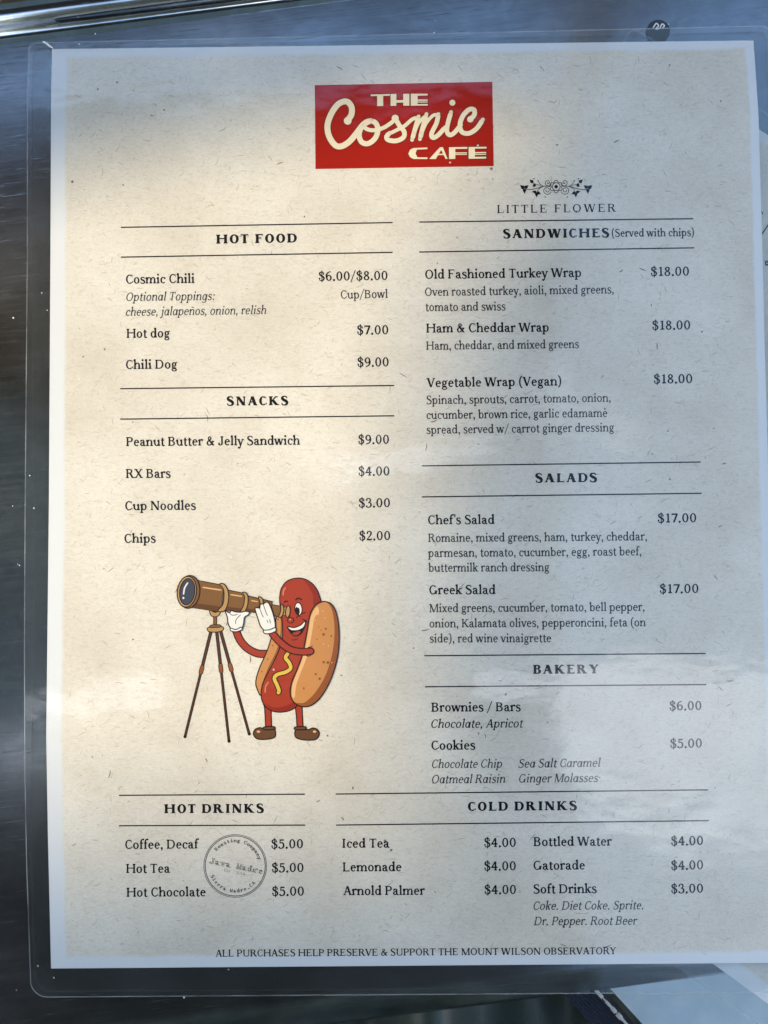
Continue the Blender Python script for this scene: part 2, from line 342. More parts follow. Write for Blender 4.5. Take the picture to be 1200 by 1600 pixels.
            cv([(475, 540), (420, 645), (275, 680), (135, 610), (120, 500), (220, 410), (370, 330), (480, 215), (430, 70), (285, 12), (135, 45), (75, 175)],
               [H * .8, H, H, S * .85, S * 1.0, S * 1.1, S * 1.1, S, S * .85, H, H, H * .8]); rect(448, 510, 482, CAP - 20); rect(66, 15, 100, 190); adv = 565
        elif c == 'T': st(310, 0, CAP, 0, 2); rect(35, CAP - H, 585, CAP); rect(35, CAP - 190, 68, CAP); rect(552, CAP - 190, 585, CAP); adv = 620
        elif c == 'U': st(150, 220, CAP, 2); st(625, 220, CAP, 2, 0, H * 1.1); ring(385, 225, 235 + S / 2, 237, 180, 355, S * .95); adv = 755
        elif c == 'V': dg(95, CAP, 335, 0, th * 1.08); dg(575, CAP, 345, 0, thin); slabs(95, CAP, False); slabs(575, CAP, False, S=H); adv = 668
        elif c == 'W': dg(90, CAP, 290, 0, th * 1.05); dg(490, CAP, 300, 0, thin); dg(490, CAP, 695, 0, th * 1.05); dg(890, CAP, 705, 0, thin); slabs(90, CAP, False); slabs(490, CAP, False, ext=40); slabs(890, CAP, False, S=H); adv = 978
        elif c == 'X': dg(120, CAP, 590, 0, th * 1.15); dg(580, CAP, 115, 0, thin * 1.2); slabs(120, CAP, False); slabs(580, CAP, False, S=H); slabs(115, 0, True, S=H); slabs(590, 0, True); adv = 705
        elif c == 'Y': dg(85, CAP, 315, 320, th * 1.1); dg(545, CAP, 330, 320, thin); st(318, 0, 330, 0, 2); slabs(85, CAP, False); slabs(545, CAP, False, S=H); adv = 622
        elif c == 'Z': rect(60, CAP - H, 550, CAP); rect(50, 0, 560, H); dg(490, CAP, 110, 0, th * 1.15); adv = 605
        # figures
        elif c == '0': ring(300, 346, 250, 358); adv = 600
        elif c == '1': st(270, 0, CAP, 0, 2); s.P.append([(270 - S / 2, CAP), (95, 590), (95, 560), (270 - S / 2, 610)]); slabs(270, 0, True, ext=95); adv = 480
        elif c == '2': cv([(100, 520), (130, 640), (270, 680), (400, 620), (420, 500), (340, 350), (200, 190), (85, 45)], [S * .5, S * .6, H, S * .9, S, S * .8, S * .55, S * .6]); ball(125, 545); rect(65, 0, 480, S * .85); rect(450, 0, 485, 190); adv = 540
        elif c == '3': cv([(90, 580), (160, 670), (280, 675), (385, 610), (385, 480), (320, 395), (220, 365)], [H, H, H, S * .9, S * .9, S * .6, H]); cv([(220, 370), (350, 350), (440, 260), (430, 110), (310, 15), (170, 10), (70, 60)], [H, S * .6, S, S, S * .6, H, S * .5]); ball(100, 560); ball(90, 80); adv = 540
        elif c == '4': st(370, 0, CAP, 0, 2); rect(30, 185, 535, 185 + H * 1.4); dg(360, CAP, 50, 190, thin * 1.3); adv = 570
        elif c == '5': rect(120, CAP - S * .8, 450, CAP); rect(115, 370, 115 + H, CAP); cv([(120, 385), (240, 440), (390, 390), (440, 240), (390, 80), (250, 10), (120, 20), (60, 70)], [H, H, S * .9, S, S * .9, H, H, S * .5]); ball(90, 80); adv = 540
        elif c == '6': ring(295, 222, 240, 234); cv([(95, 260), (110, 450), (220, 610), (440, 690)], [S, S, S * .7, H]); adv = 575
        elif c == '7': rect(50, CAP - S * .85, 510, CAP); dg(215, 0, 480, CAP - 40, th); rect(50, CAP - 190, 82, CAP); adv = 535
        elif c == '8': ring(290, 180, 240, 192); ring(290, 525, 205, 178); adv = 580
        elif c == '9': ring(285, 470, 240, 234); cv([(480, 430), (465, 240), (355, 80), (130, 0)], [S, S, S * .7, H]); adv = 575
        elif c == '$':
            cv([(465, 520), (410, 640), (285, 672), (140, 610), (130, 500), (220, 410), (370, 330), (475, 215), (430, 75), (290, 18), (145, 45), (80, 170)],
               [H * .8, H, H, S * .85, S, S, S, S, S * .85, H, H, H * .8]); rect(270, -110, 270 + H, 790); ball(440, 520, S * .5); ball(105, 175, S * .5); adv = 575
        elif c == '&':
            ring(300, 545, 150, 150, 0, 360, S * .8); ring(255, 190, 215, 204, 40, 330, S); dg(225, 450, 600, 0, th * 1.2); cv([(400, 70), (540, 220), (560, 350)], [H, H, H]); slabs(560, 360, False, S=H, ext=70); adv = 720
        elif c == '/': dg(30, -130, 410, 780, S * .62); adv = 440
        elif c == '(': cv([(310, 770), (170, 620), (115, 320), (170, 20), (310, -150)], [H, S * .8, S, S * .8, H]); adv = 360
        elif c == ')': cv([(50, 770), (190, 620), (245, 320), (190, 20), (50, -150)], [H, S * .8, S, S * .8, H]); adv = 360
        elif c == '.': ball(135, 50, S * .68); adv = 270
        elif c == ',': ball(125, 50, S * .66); cv([(160, 50), (150, -60), (85, -130)], [S * .7, S * .6, H * .8]); adv = 260
        elif c == ':': ball(150, 50, S * .66); ball(150, 420, S * .66); adv = 310
        elif c == "'": s.P.append([(60, 757), (60 + S, 757), (60 + S * .7, 520), (60 + S * .3, 520)]); adv = 200
        if it: s.P = [[(p[0] * .90 + p[1] * .21 - 20, p[1]) for p in q] for q in s.P]; adv *= .90
        if s.even and c != ' ':
            xs = [p[0] for q in s.P for p in q]; pad = 22 if c in 'OCDGQSAVWTY' else 34
            s.P = [[(p[0] - min(xs) + pad, p[1]) for p in q] for q in s.P]; adv = max(xs) - min(xs) + 2 * pad
        s.cache[c] = (s.P, adv); return s.cache[c]
    def line(s, text, track=0.0):
        out = []; x = 0.0
        for ch in text:
            P, adv = s.glyph(ch)
            out += [[(p[0] + x, p[1]) for p in q] for q in P]; x += adv + track
        xs = [p[0] for q in out for p in q]
        return out, min(xs), max(xs)

F_ITEM = Face(134, 80); F_DESC = Face(118, 74); F_HEAD = Face(200, 92, serif=46, even=True); F_ITAL = Face(106, 66, ital=True)
F_ITBK = Face(112, 62, ital=True); F_FOOT = Face(126, 70); F_FLOW = Face(118, 58, serif=46, even=True); F_STMP = Face(78, 60, serif=60)

def text_mb(text, face, size, a, b, surf, dz=INK, track=0.0):
    """lettering fitted between layout points a and b on its base line; size in layout units per em"""
    P, x0, x1 = face.line(text, track)
    L = math.hypot(b[0] - a[0], b[1] - a[1]); sx = L / (x1 - x0); sy = size / 1000.0
    ux, uy = (b[0] - a[0]) / L, (b[1] - a[1]) / L
    mb = MB()
    for q in P:
        mb.poly([lift(at(a[0] + ux * (p[0] - x0) * sx + uy * p[1] * sy, a[1] + uy * (p[0] - x0) * sx - ux * p[1] * sy), PAPER_T + dz, surf) for p in q])
    return mb
def px_poly(mb, pts, surf, dz, mi=0):
    mb.poly([lift(at(*p), PAPER_T + dz, surf) for p in pts], mi)

def sheet_fill(mb, pts, surf, dz, mi=0, step=5.0):
    """a filled outline with inner points, so that it follows the curved sheet"""
    n = len(pts); xs = [p[0] for p in pts]; ys = [p[1] for p in pts]
    V = [Vector(p) for p in pts]; x = min(xs) + step / 2
    while x < max(xs):
        y = min(ys) + step / 2
        while y < max(ys): V.append(Vector((x, y))); y += step
        x += step
    v, e, f, *_ = delaunay_2d_cdt(V, [], [list(range(n))], 1, 1e-4)
    W = [lift(at(p.x, p.y), PAPER_T + dz, surf) for p in v]
    b = len(mb.v); mb.v += W
    for t3 in f:
        a, b2, c = (v[k] for k in t3)
        if (b2 - a).cross(c - a) > 0: t3 = t3[::-1]
        mb.f.append([b + k for k in t3]); mb.m.append(mi)
# ------------------------------------------------------------------ materials of the menu
def paper_material():
    m = mat('printed paper', (0.8, 0.8, 0.8), 0.6, spec=0.2); t = NT(m)
    at_ = t.new('ShaderNodeAttribute', attribute_name='sheet_uv')
    sp = t.new('ShaderNodeSeparateXYZ'); t.link(at_.outputs['Vector'], sp.inputs[0])
    o = t.obj()
    wob = t.math('MULTIPLY', t.math('SUBTRACT', t.noise(o, 160, 3), 0.5), 0.006)
    u = t.math('ADD', sp.outputs['X'], wob); v = t.math('ADD', sp.outputs['Y'], wob)
    e = t.math('MINIMUM', t.math('MINIMUM', t.smooth(u, 0.018, 0.0245), t.smooth(t.math('SUBTRACT', 1.0, u), 0.0095, 0.0150)),
               t.math('MINIMUM', t.smooth(v, 0.0065, 0.0120), t.smooth(t.math('SUBTRACT', 1.0, v), 0.0100, 0.0150)))
    cloud = t.ramp(t.noise(o, 26, 6, 0.62), [(0.32, (0.63, 0.57, 0.475)), (0.5, (0.695, 0.638, 0.545)), (0.68, (0.75, 0.70, 0.61))])
    pink = t.ramp(t.noise(t.mapping(o, loc=(3, 1, 0)), 60, 4, 0.6), [(0.62, 0.0), (0.78, 0.35)])
    c = t.mix(pink, cloud, (0.62, 0.52, 0.42))
    grain = t.ramp(t.noise(t.mapping(o, (520, 1500, 1), (0, 0, 0.25), ), 1.0, 5, 0.75, 1.2), [(0.36, 0.85), (0.48, 0.98), (0.62, 1.03)])
    c = t.mix(1.0, c, grain, 'MULTIPLY')
    fine = t.ramp(t.noise(t.mapping(o, (1, 1, 1)), 2600, 2, 0.6), [(0.32, 0.93), (0.5, 1.0), (0.68, 1.03)])
    c = t.mix(1.0, c, fine, 'MULTIPLY')
    t.link(t.mix(e, (0.69, 0.70, 0.71), c), t.b.inputs['Base Color'])
    return m
def ink(name, c): return mat(name, c, 0.7, spec=0.05)
M_PAPER = paper_material()
M_INK = ink('black ink', (0.012, 0.011, 0.014)); M_INK2 = ink('grey ink', (0.045, 0.043, 0.045)); M_RULE = ink('rule ink', (0.02, 0.016, 0.02))
M_STAMP = ink('stamp ink', (0.10, 0.088, 0.085)); M_STAMP2 = ink('stamp fill', (0.60, 0.56, 0.47))
M_RED = ink('poster red', (0.36, 0.012, 0.006)); M_CREAM = ink('cream ink', (0.82, 0.69, 0.48)); M_DRED = ink('dark red shadow ink', (0.10, 0.008, 0.008))

FILM_F0 = 0.062
def film_material():
    m = bpy.data.materials.new('laminating film'); m.use_nodes = True
    t = NT(m); t.n.remove(t.b); out = t.n['Material Output']
    o = t.obj()
    tr = t.new('ShaderNodeBsdfTransparent'); tr.inputs['Color'].default_value = (0.975, 0.98, 0.975, 1)
    gl = t.new('ShaderNodeBsdfGlossy'); gl.inputs['Roughness'].default_value = 0.085; gl.inputs['Color'].default_value = (1, 1, 1, 1)
    lw = t.new('ShaderNodeLayerWeight'); lw.inputs['Blend'].default_value = 0.5      # Schlick reflectance, the same from both sides
    fr = t.math('ADD', FILM_F0, t.math('MULTIPLY', t.math('POWER', lw.outputs['Facing'], 5.0), 1 - FILM_F0))
    h = t.math('ADD', t.math('MULTIPLY', t.noise(t.mapping(o, (1, 1.6, 1), (0, 0, 0.2)), 34, 3, 0.55), 1.0), t.math('MULTIPLY', t.noise(o, 260, 3, 0.6), 0.07))
    nm = t.bump(h, 0.26, 0.0010)
    t.link(nm, gl.inputs['Normal'])
    mx = t.new('ShaderNodeMixShader'); t.link(fr, mx.inputs[0]); t.link(tr.outputs[0], mx.inputs[1]); t.link(gl.outputs[0], mx.inputs[2])
    # dust and fine scratches lying on the film
    df = t.new('ShaderNodeBsdfDiffuse'); df.inputs['Color'].default_value = (0.75, 0.77, 0.80, 1)
    vo = t.new('ShaderNodeTexVoronoi', i_Scale=150.0, i_Randomness=1.0); t.link(o, vo.inputs['Vector'])
    spk = t.math('MULTIPLY', t.math('LESS_THAN', vo.outputs['Distance'], 0.045), t.math('GREATER_THAN', t.noise(t.mapping(o, loc=(0.4, 0.1, 0)), 45, 3), 0.56))
    sc1 = t.ramp(t.noise(t.mapping(o, (60, 2400, 1), (0, 0, 0.9)), 1.0, 2, 0.5, 0.4), [(0.72, 0.0), (0.88, 0.010)])
    sc2 = t.ramp(t.noise(t.mapping(o, (60, 2400, 1), (0, 0, 2.35)), 1.0, 2, 0.5, 0.4), [(0.72, 0.0), (0.88, 0.010)])
    smear = t.ramp(t.noise(o, 38, 5, 0.7), [(0.52, 0.0), (0.85, 0.002)])
    fac = t.math('ADD', t.math('ADD', t.math('MULTIPLY', spk, 0.5), t.math('ADD', sc1, sc2)), smear, True)
    m2 = t.new('ShaderNodeMixShader'); t.link(fac, m2.inputs[0]); t.link(mx.outputs[0], m2.inputs[1]); t.link(df.outputs[0], m2.inputs[2])
    t.link(m2.outputs[0], out.inputs['Surface'])
    return m
M_FILM = film_material()
def edge_material():
    m = bpy.data.materials.new('cut film edge'); m.use_nodes = True
    t = NT(m); b = t.b
    b.inputs['Base Color'].default_value = (0.45, 0.48, 0.49, 1); b.inputs['Roughness'].default_value = 0.25
    tr = t.new('ShaderNodeBsdfTransparent'); mx = t.new('ShaderNodeMixShader')
    t.link(t.ramp(t.noise(t.obj(), 90, 3, 0.6), [(0.35, 0.10), (0.72, 0.42)]), mx.inputs[0])
    t.link(tr.outputs[0], mx.inputs[1]); t.link(b.outputs[0], mx.inputs[2]); t.link(mx.outputs[0], t.n['Material Output'].inputs['Surface'])
    return m
M_EDGE = edge_material()
def haze_material():
    m = bpy.data.materials.new('milky film border'); m.use_nodes = True
    t = NT(m); b = t.b; b.inputs['Base Color'].default_value = (0.50, 0.54, 0.56, 1); b.inputs['Roughness'].default_value = 0.3
    tr = t.new('ShaderNodeBsdfTransparent'); tr.inputs['Color'].default_value = (0.93, 0.94, 0.94, 1); mx = t.new('ShaderNodeMixShader')
    t.link(t.ramp(t.noise(t.obj(), 40, 4, 0.6), [(0.3, 0.015), (0.7, 0.045)]), mx.inputs[0])
    t.link(tr.outputs[0], mx.inputs[1]); t.link(b.outputs[0], mx.inputs[2]); t.link(mx.outputs[0], t.n['Material Output'].inputs['Surface'])
    return m
M_HAZE = haze_material()

# ------------------------------------------------------------------ building one laminated menu
RULES = [((189, 355.5), (613.5, 348)), ((189, 402), (613.5, 394.5)), ((188, 607.5), (616, 602.5)), ((188, 655), (616, 649.8)),
         ((655, 347.2), (1083, 342)), ((655, 394), (1084.5, 387.5)), ((659, 728), (1094.5, 722)), ((659, 776.5), (1096, 770.8)),
         ((663, 1024.5), (1102.5, 1021)), ((664, 1073), (1103.5, 1069.5)), ((186, 1242.5), (476.5, 1240.7)), ((186, 1290), (477, 1289)),
         ((524.5, 1240.5), (1106, 1234)), ((525, 1289), (1107, 1282))]
H_, I_, P_, D_, T_, K_ = 'section_heading', 'item_name', 'price', 'description', 'description', 'description'
TEXT = [
 (H_, 'HOT FOOD', 338, 381, 464, 379.1), (I_, 'Cosmic Chili', 197, 443.6, 304, 442.3), (P_, '$6.00/$8.00', 498, 439.1, 605.6, 437.6),
 ('italic', 'Optional Toppings:', 197.6, 470.6, 336, 469), (D_, 'Cup/Bowl', 532.5, 467, 606, 465.7), ('italic', 'cheese, jalapeños, onion, relish', 197, 493.9, 416, 490.9),
 (I_, 'Hot dog', 198, 528.2, 266, 527.4), (P_, '$7.00', 558, 523, 606.8, 522.4), (I_, 'Chili Dog', 197, 577, 277.5, 576), (P_, '$9.00', 558.5, 573.2, 607.4, 572.6),
 (H_, 'SNACKS', 354.4, 633.9, 450.7, 633.1), (I_, 'Peanut Butter & Jelly Sandwich', 197.3, 697.3, 468.8, 695), (P_, '$9.00', 559.8, 693.9, 607.8, 693.5),
 (I_, 'RX Bars', 196.9, 747.1, 267, 746.7), (P_, '$4.00', 560.2, 743.4, 608.6, 743), (I_, 'Cup Noodles', 195.8, 797.4, 306.4, 796.6), (P_, '$3.00', 560.6, 792.9, 609.4, 792.5),
 (I_, 'Chips', 194.6, 848.4, 243.8, 848), (P_, '$2.00', 561.4, 844.3, 609.8, 843.9),
 (H_, 'SANDWICHES', 786, 372.6, 951.9, 371), ('note', '(Served with chips)', 955.6, 370.4, 1084.3, 369.2),
 (I_, 'Old Fashioned Turkey Wrap', 664.3, 436, 908, 433), (P_, '$18.00', 1016.8, 431.6, 1076.4, 430.9), (D_, 'Oven roasted turkey, aioli, mixed greens,', 664, 462.8, 958.7, 458.6),
 (D_, 'tomato and swiss', 665, 486.4, 790, 485.2), (I_, 'Ham & Cheddar Wrap', 666, 520, 857.4, 518.4), (P_, '$18.00', 1019, 515.6, 1078.3, 514.9),
 (D_, 'Ham, cheddar, and mixed greens', 666, 546.8, 904.7, 544.1), (I_, 'Vegetable Wrap (Vegan)', 666.5, 605.2, 877, 602.5), (P_, '$18.00', 1021.4, 599.5, 1081.6, 598.7),
 (D_, 'Spinach, sprouts, carrot, tomato, onion,', 666.5, 631.7, 954, 627.9), (D_, 'cucumber, brown rice, garlic edamame', 666.5, 655, 949, 651.6), (D_, 'spread, served w/ carrot ginger dressing', 666.5, 678, 959.7, 674.2),
 (H_, 'SALADS', 836.3, 754, 932.9, 753.2), (I_, "Chef's Salad", 668.8, 819.5, 772.7, 818.7), (P_, '$17.00', 1027.6, 816.8, 1087.8, 816),
 (D_, 'Romaine, mixed greens, ham, turkey, cheddar,', 669.2, 847, 1010.7, 844.4), (D_, 'parmesan, tomato, cucumber, egg, roast beef,', 669, 870.5, 1001.9, 867.8), (D_, 'buttermilk ranch dressing', 669.5, 893.5, 858.5, 892.5),
 (I_, 'Greek Salad', 670.7, 928.7, 774.2, 928.3), (P_, '$17.00', 1030.6, 927.2, 1091.2, 926.4), (D_, 'Mixed greens, cucumber, tomato, bell pepper,', 671, 956.7, 1006.9, 954.4),
 (D_, 'onion, Kalamata olives, pepperoncini, feta (on', 671, 980.5, 1008.8, 978.6), (D_, 'side), red wine vinaigrette', 671.5, 1004, 861.2, 1003.3),
 (H_, 'BAKERY', 832.9, 1052.9, 934.8, 1052.2), (I_, 'Brownies / Bars', 674, 1112, 813.7, 1111.2), (P_, '$6.00', 1046, 1110, 1095.8, 1109.3), ('dark italic', 'Chocolate, Apricot', 673.8, 1137.3, 817.9, 1136.5),
 (I_, 'Cookies', 674, 1171.4, 742.8, 1171.1), (P_, '$5.00', 1047, 1168.7, 1096.6, 1168), ('italic', 'Chocolate Chip', 675, 1200, 784.5, 1199.4), ('italic', 'Sea Salt Caramel', 809.9, 1199.4, 939, 1197.9),
 ('italic', 'Oatmeal Raisin', 675, 1223.9, 789.2, 1223), ('italic', 'Ginger Molasses', 811, 1222.7, 934.4, 1221.6),
 (H_, 'HOT DRINKS', 256.9, 1270.5, 412.5, 1269.8), (I_, 'Coffee, Decaf', 195.8, 1326.4, 311.2, 1325.6), (I_, 'Hot Tea', 197.3, 1363.9, 265.9, 1363.5), (I_, 'Hot Chocolate', 198, 1401, 321.7, 1400.2),
 (P_, '$5.00', 424, 1325.6, 473.6, 1325.2), (P_, '$5.00', 424.9, 1362.7, 474.4, 1362.3), (P_, '$5.00', 425.2, 1399.5, 475, 1399.1),
 (H_, 'COLD DRINKS', 731, 1267, 901.5, 1265.5), (I_, 'Iced Tea', 535, 1324.5, 608.5, 1324.2), (I_, 'Lemonade', 535.5, 1361.5, 627.5, 1361), (I_, 'Arnold Palmer', 536.5, 1398.5, 664, 1398),
 (P_, '$4.00', 756.5, 1323.5, 806, 1323), (P_, '$4.00', 756.5, 1360, 806, 1359.6), (P_, '$4.00', 757, 1397, 806.2, 1396.6),
 (I_, 'Bottled Water', 833.5, 1322, 956, 1321), (I_, 'Gatorade', 833.5, 1359, 914, 1358.3), (I_, 'Soft Drinks', 833.5, 1396, 932.5, 1395),
 (P_, '$4.00', 1048.5, 1321, 1098.5, 1320), (P_, '$4.00', 1048.5, 1359, 1098.5, 1358), (P_, '$3.00', 1048.5, 1395.5, 1098.5, 1394.5),
 ('italic', 'Coke. Diet Coke. Sprite.', 833.5, 1421.5, 1005, 1420.5), ('italic', 'Dr. Pepper. Root Beer', 834, 1445.5, 996, 1444.5),
 ('footer', 'ALL PURCHASES HELP PRESERVE & SUPPORT THE MOUNT WILSON OBSERVATORY', 337, 1494.6, 962.5, 1490.6),
 ('brand', 'LITTLE FLOWER', 776.9, 333.3, 962.6, 331.1)]
STYLE = {H_: (F_HEAD, 20.4, M_INK, 95, H_), I_: (F_ITEM, 20.6, M_INK, 0, I_), P_: (F_ITEM, 20.6, M_INK, 8, P_), D_: (F_DESC, 19.0, M_INK2, 0, D_),
         'italic': (F_ITAL, 19.2, M_INK2, 0, D_), 'dark italic': (F_ITBK, 19.2, M_INK, 0, D_), 'note': (F_ITEM, 17.6, M_INK2, 0, 'heading_note'),
         'footer': (F_FOOT, 15.8, M_INK, 0, 'footer_line'), 'brand': (F_FLOW, 18.2, M_INK, 170, 'bakery_name')}

def paper_sheet(root, surf, flat=False):
    nu, nv = 60, 80
    mb = MB(); mb.grid(lambda u, v: lift(paper_uv(u, 1 - v), PAPER_T, surf), nu, nv)
    mb2 = MB(); mb2.grid(lambda u, v: lift(paper_uv(u, v), 0.0, surf), nu, nv)
    mb.f += [[k + len(mb.v) for k in f] for f in mb2.f]; mb.v += mb2.v; mb.m += mb2.m
    n = (nu + 1) * (nv + 1)
    def top(i, j): return (nv - j) * (nu + 1) + i
    def bot(i, j): return n + j * (nu + 1) + i
    for i in range(nu):
        for j in (0, nv): mb.poly([mb.v[k] for k in (top(i, j), top(i + 1, j), bot(i + 1, j), bot(i, j))])
    for j in range(nv):
        for i in (0, nu): mb.poly([mb.v[k] for k in (top(i, j), top(i, j + 1), bot(i, j + 1), bot(i, j))])
    o = mb.build('paper', M_PAPER, root, True)
    uvs = [(i / nu, 1 - j / nv, 0) for j in range(nv + 1) for i in range(nu + 1)] + [(i / nu, j / nv, 0) for j in range(nv + 1) for i in range(nu + 1)]
    uvs += [(-1, -1, 0)] * (len(o.data.vertices) - len(uvs))
    a = o.data.attributes.new('sheet_uv', 'FLOAT_VECTOR', 'POINT')
    a.data.foreach_set('vector', [c for p in uvs for c in p])
    return o

# pouch outline in layout units: left, right, top and bottom borders follow the paper
PL = [(45.5, 68), (43, 150), (43, 400), (39.5, 800), (38.5, 1000), (39, 1200), (42, 1350), (48, 1530), (48.5, 1557.5)]
PR = [(1203, 41), (1210, 181), (1220, 375), (1223, 500), (1231, 700), (1241, 1000), (1248, 1200), (1257, 1400), (1260, 1549)]
def pouch_pt(u, v):
    """u right, v down in 0..1 with rounded corners"""
    a = lerp_edge(PL, v); b = lerp_edge(PR, v)
    r = 0.022; rv = r * 0.78; x = u
    e = 0.0
    if v < rv * .5: e = (1 - math.sqrt(max(0, 1 - ((rv * .5 - v) / (rv * .5)) ** 2))) * r * .5
    if v > 1 - rv: e = (1 - math.sqrt(max(0, 1 - ((v - 1 + rv) / rv) ** 2))) * r
    x = e + u * (1 - 2 * e)
    return at(a[0] + (b[0] - a[0]) * x, a[1] + (b[1] - a[1]) * x)
def vlist():
    a = [0.022 * .78 * .5 * (1 - math.cos(k / 8 * math.pi / 2)) for k in range(8)]
    b = [0.009 + (0.982 - 0.009) * k / 80 for k in range(81)]
    c = [1 - 0.01716 * (1 - math.sin(k / 10 * math.pi / 2)) for k in range(1, 11)]
    return a + b + c
VL = vlist()
def pouch(root, surf):
    nu = 60; mb = MB(); nv = len(VL) - 1
    def P(i, j, dz): return lift(pouch_pt(i / nu, VL[j]), dz, surf)
    for dz in (FILM_T, -0.00012):
        for j in range(nv + 1):
            for i in range(nu + 1): mb.v.append(P(i, j, dz))
    n = (nu + 1) * (nv + 1)
    for s in (0, 1):
        for j in range(nv):
            for i in range(nu):
                a = s * n + j * (nu + 1) + i; q = [a, a + 1, a + nu + 2, a + nu + 1]
                mb.f.append(q[::-1] if s == 0 else q); mb.m.append(2 * s)
    rim = [j * (nu + 1) for j in range(nv + 1)] + [nv * (nu + 1) + i for i in range(1, nu + 1)] + [j * (nu + 1) + nu for j in range(nv - 1, -1, -1)] + [i for i in range(nu - 1, 0, -1)]
    for k in range(len(rim)):
        a, b = rim[k], rim[(k + 1) % len(rim)]
        mb.poly([mb.v[a], mb.v[b], mb.v[b + n], mb.v[a + n]], 1)
    # pressed lip along the cut edge
    def inset(k, w):
        a, b, c = (Vector(mb.v[rim[(k + d) % len(rim)]]) for d in (-1, 0, 1))
        t = c - a; t.z = 0; t.normalize(); nrm = Vector((-t.y, t.x, 0)); nrm = nrm if nrm.dot(Vector((0, 0, 0)) - b) > 0 else -nrm
        return b + nrm * w
    for k in range(len(rim)):
        j = (k + 1) % len(rim); up = Vector((0, 0, 0.00004))
        mb.poly([inset(k, 0.0) + up, inset(j, 0.0) + up, inset(j, 0.00030) + up, inset(k, 0.00030) + up], 1)
    return mb.build('laminating_pouch', [M_FILM, M_EDGE, M_HAZE], root, True)

def flecks(root, surf):
    """printed plant fibres and specks of the paper pattern, one uncountable layer"""
    rnd = random.Random(5); mb = MB(); k = 0
    for n, wmin, wmax, lmin, lmax, mi in ((3600, 0.5, 1.0, 3, 13, 0), (620, 0.6, 1.4, 4, 15, 1), (30, 0.8, 1.9, 3, 15, 2), (18, 1.2, 2.4, 5, 14, 3)):
        for _ in range(n):
            x, y = rnd.uniform(110, 1150), rnd.uniform(98, 1488)
            a = rnd.gauss(-0.25, 0.75); L = rnd.uniform(lmin, lmax); w = rnd.uniform(wmin, wmax); c = rnd.gauss(0, 0.5)
            pts = []; px, py = x, y
            for s in range(5):
                pts.append((px, py)); px += math.cos(a) * L / 4; py += math.sin(a) * L / 4; a += c / 4 + rnd.gauss(0, .12)
            for q in ribbon(pts, [w * .3, w, w * 1.1, w * .8, w * .2]): px_poly(mb, q, surf, INK * .25, mi)
    for _ in range(190):
        x, y = rnd.uniform(110, 1150), rnd.uniform(98, 1488); r = abs(rnd.gauss(0, 0.9)) + 0.5
        px_poly(mb, [(p[0] + rnd.uniform(-.3, .3) * r, p[1] + rnd.uniform(-.3, .3) * r) for p in disc(x, y, r, r * rnd.uniform(.5, 1), 7, rnd.uniform(0, 3))], surf, INK * .4, 2 if r > 1.5 and rnd.random() < .6 else 1)
    o = mb.build('paper_fibres', [ink('pale fibre print', (0.52, 0.455, 0.35)), ink('brown fibre print', (0.44, 0.375, 0.29)), ink('dark fibre print', (0.20, 0.17, 0.145)), ink('reddish fibre print', (0.33, 0.20, 0.15))], root)
    o['kind'] = 'stuff'
    return o

def rule(root, a, b, surf):
    mb = MB(); n = 14
    pts = [(a[0] + (b[0] - a[0]) * k / n, a[1] + (b[1] - a[1]) * k / n) for k in range(n + 1)]
    for q in ribbon(pts, 2.0): px_poly(mb, q, surf, INK)
    return mb.build('rule_line', M_RULE, root)

def print_text(root, surf, rows):
    for kind, s, x0, y0, x1, y1 in rows:
        face, size, m, track, nm = STYLE[kind]
        text_mb(s, face, size, (x0, y0), (x1, y1), surf, INK, track).build(nm, m, root)

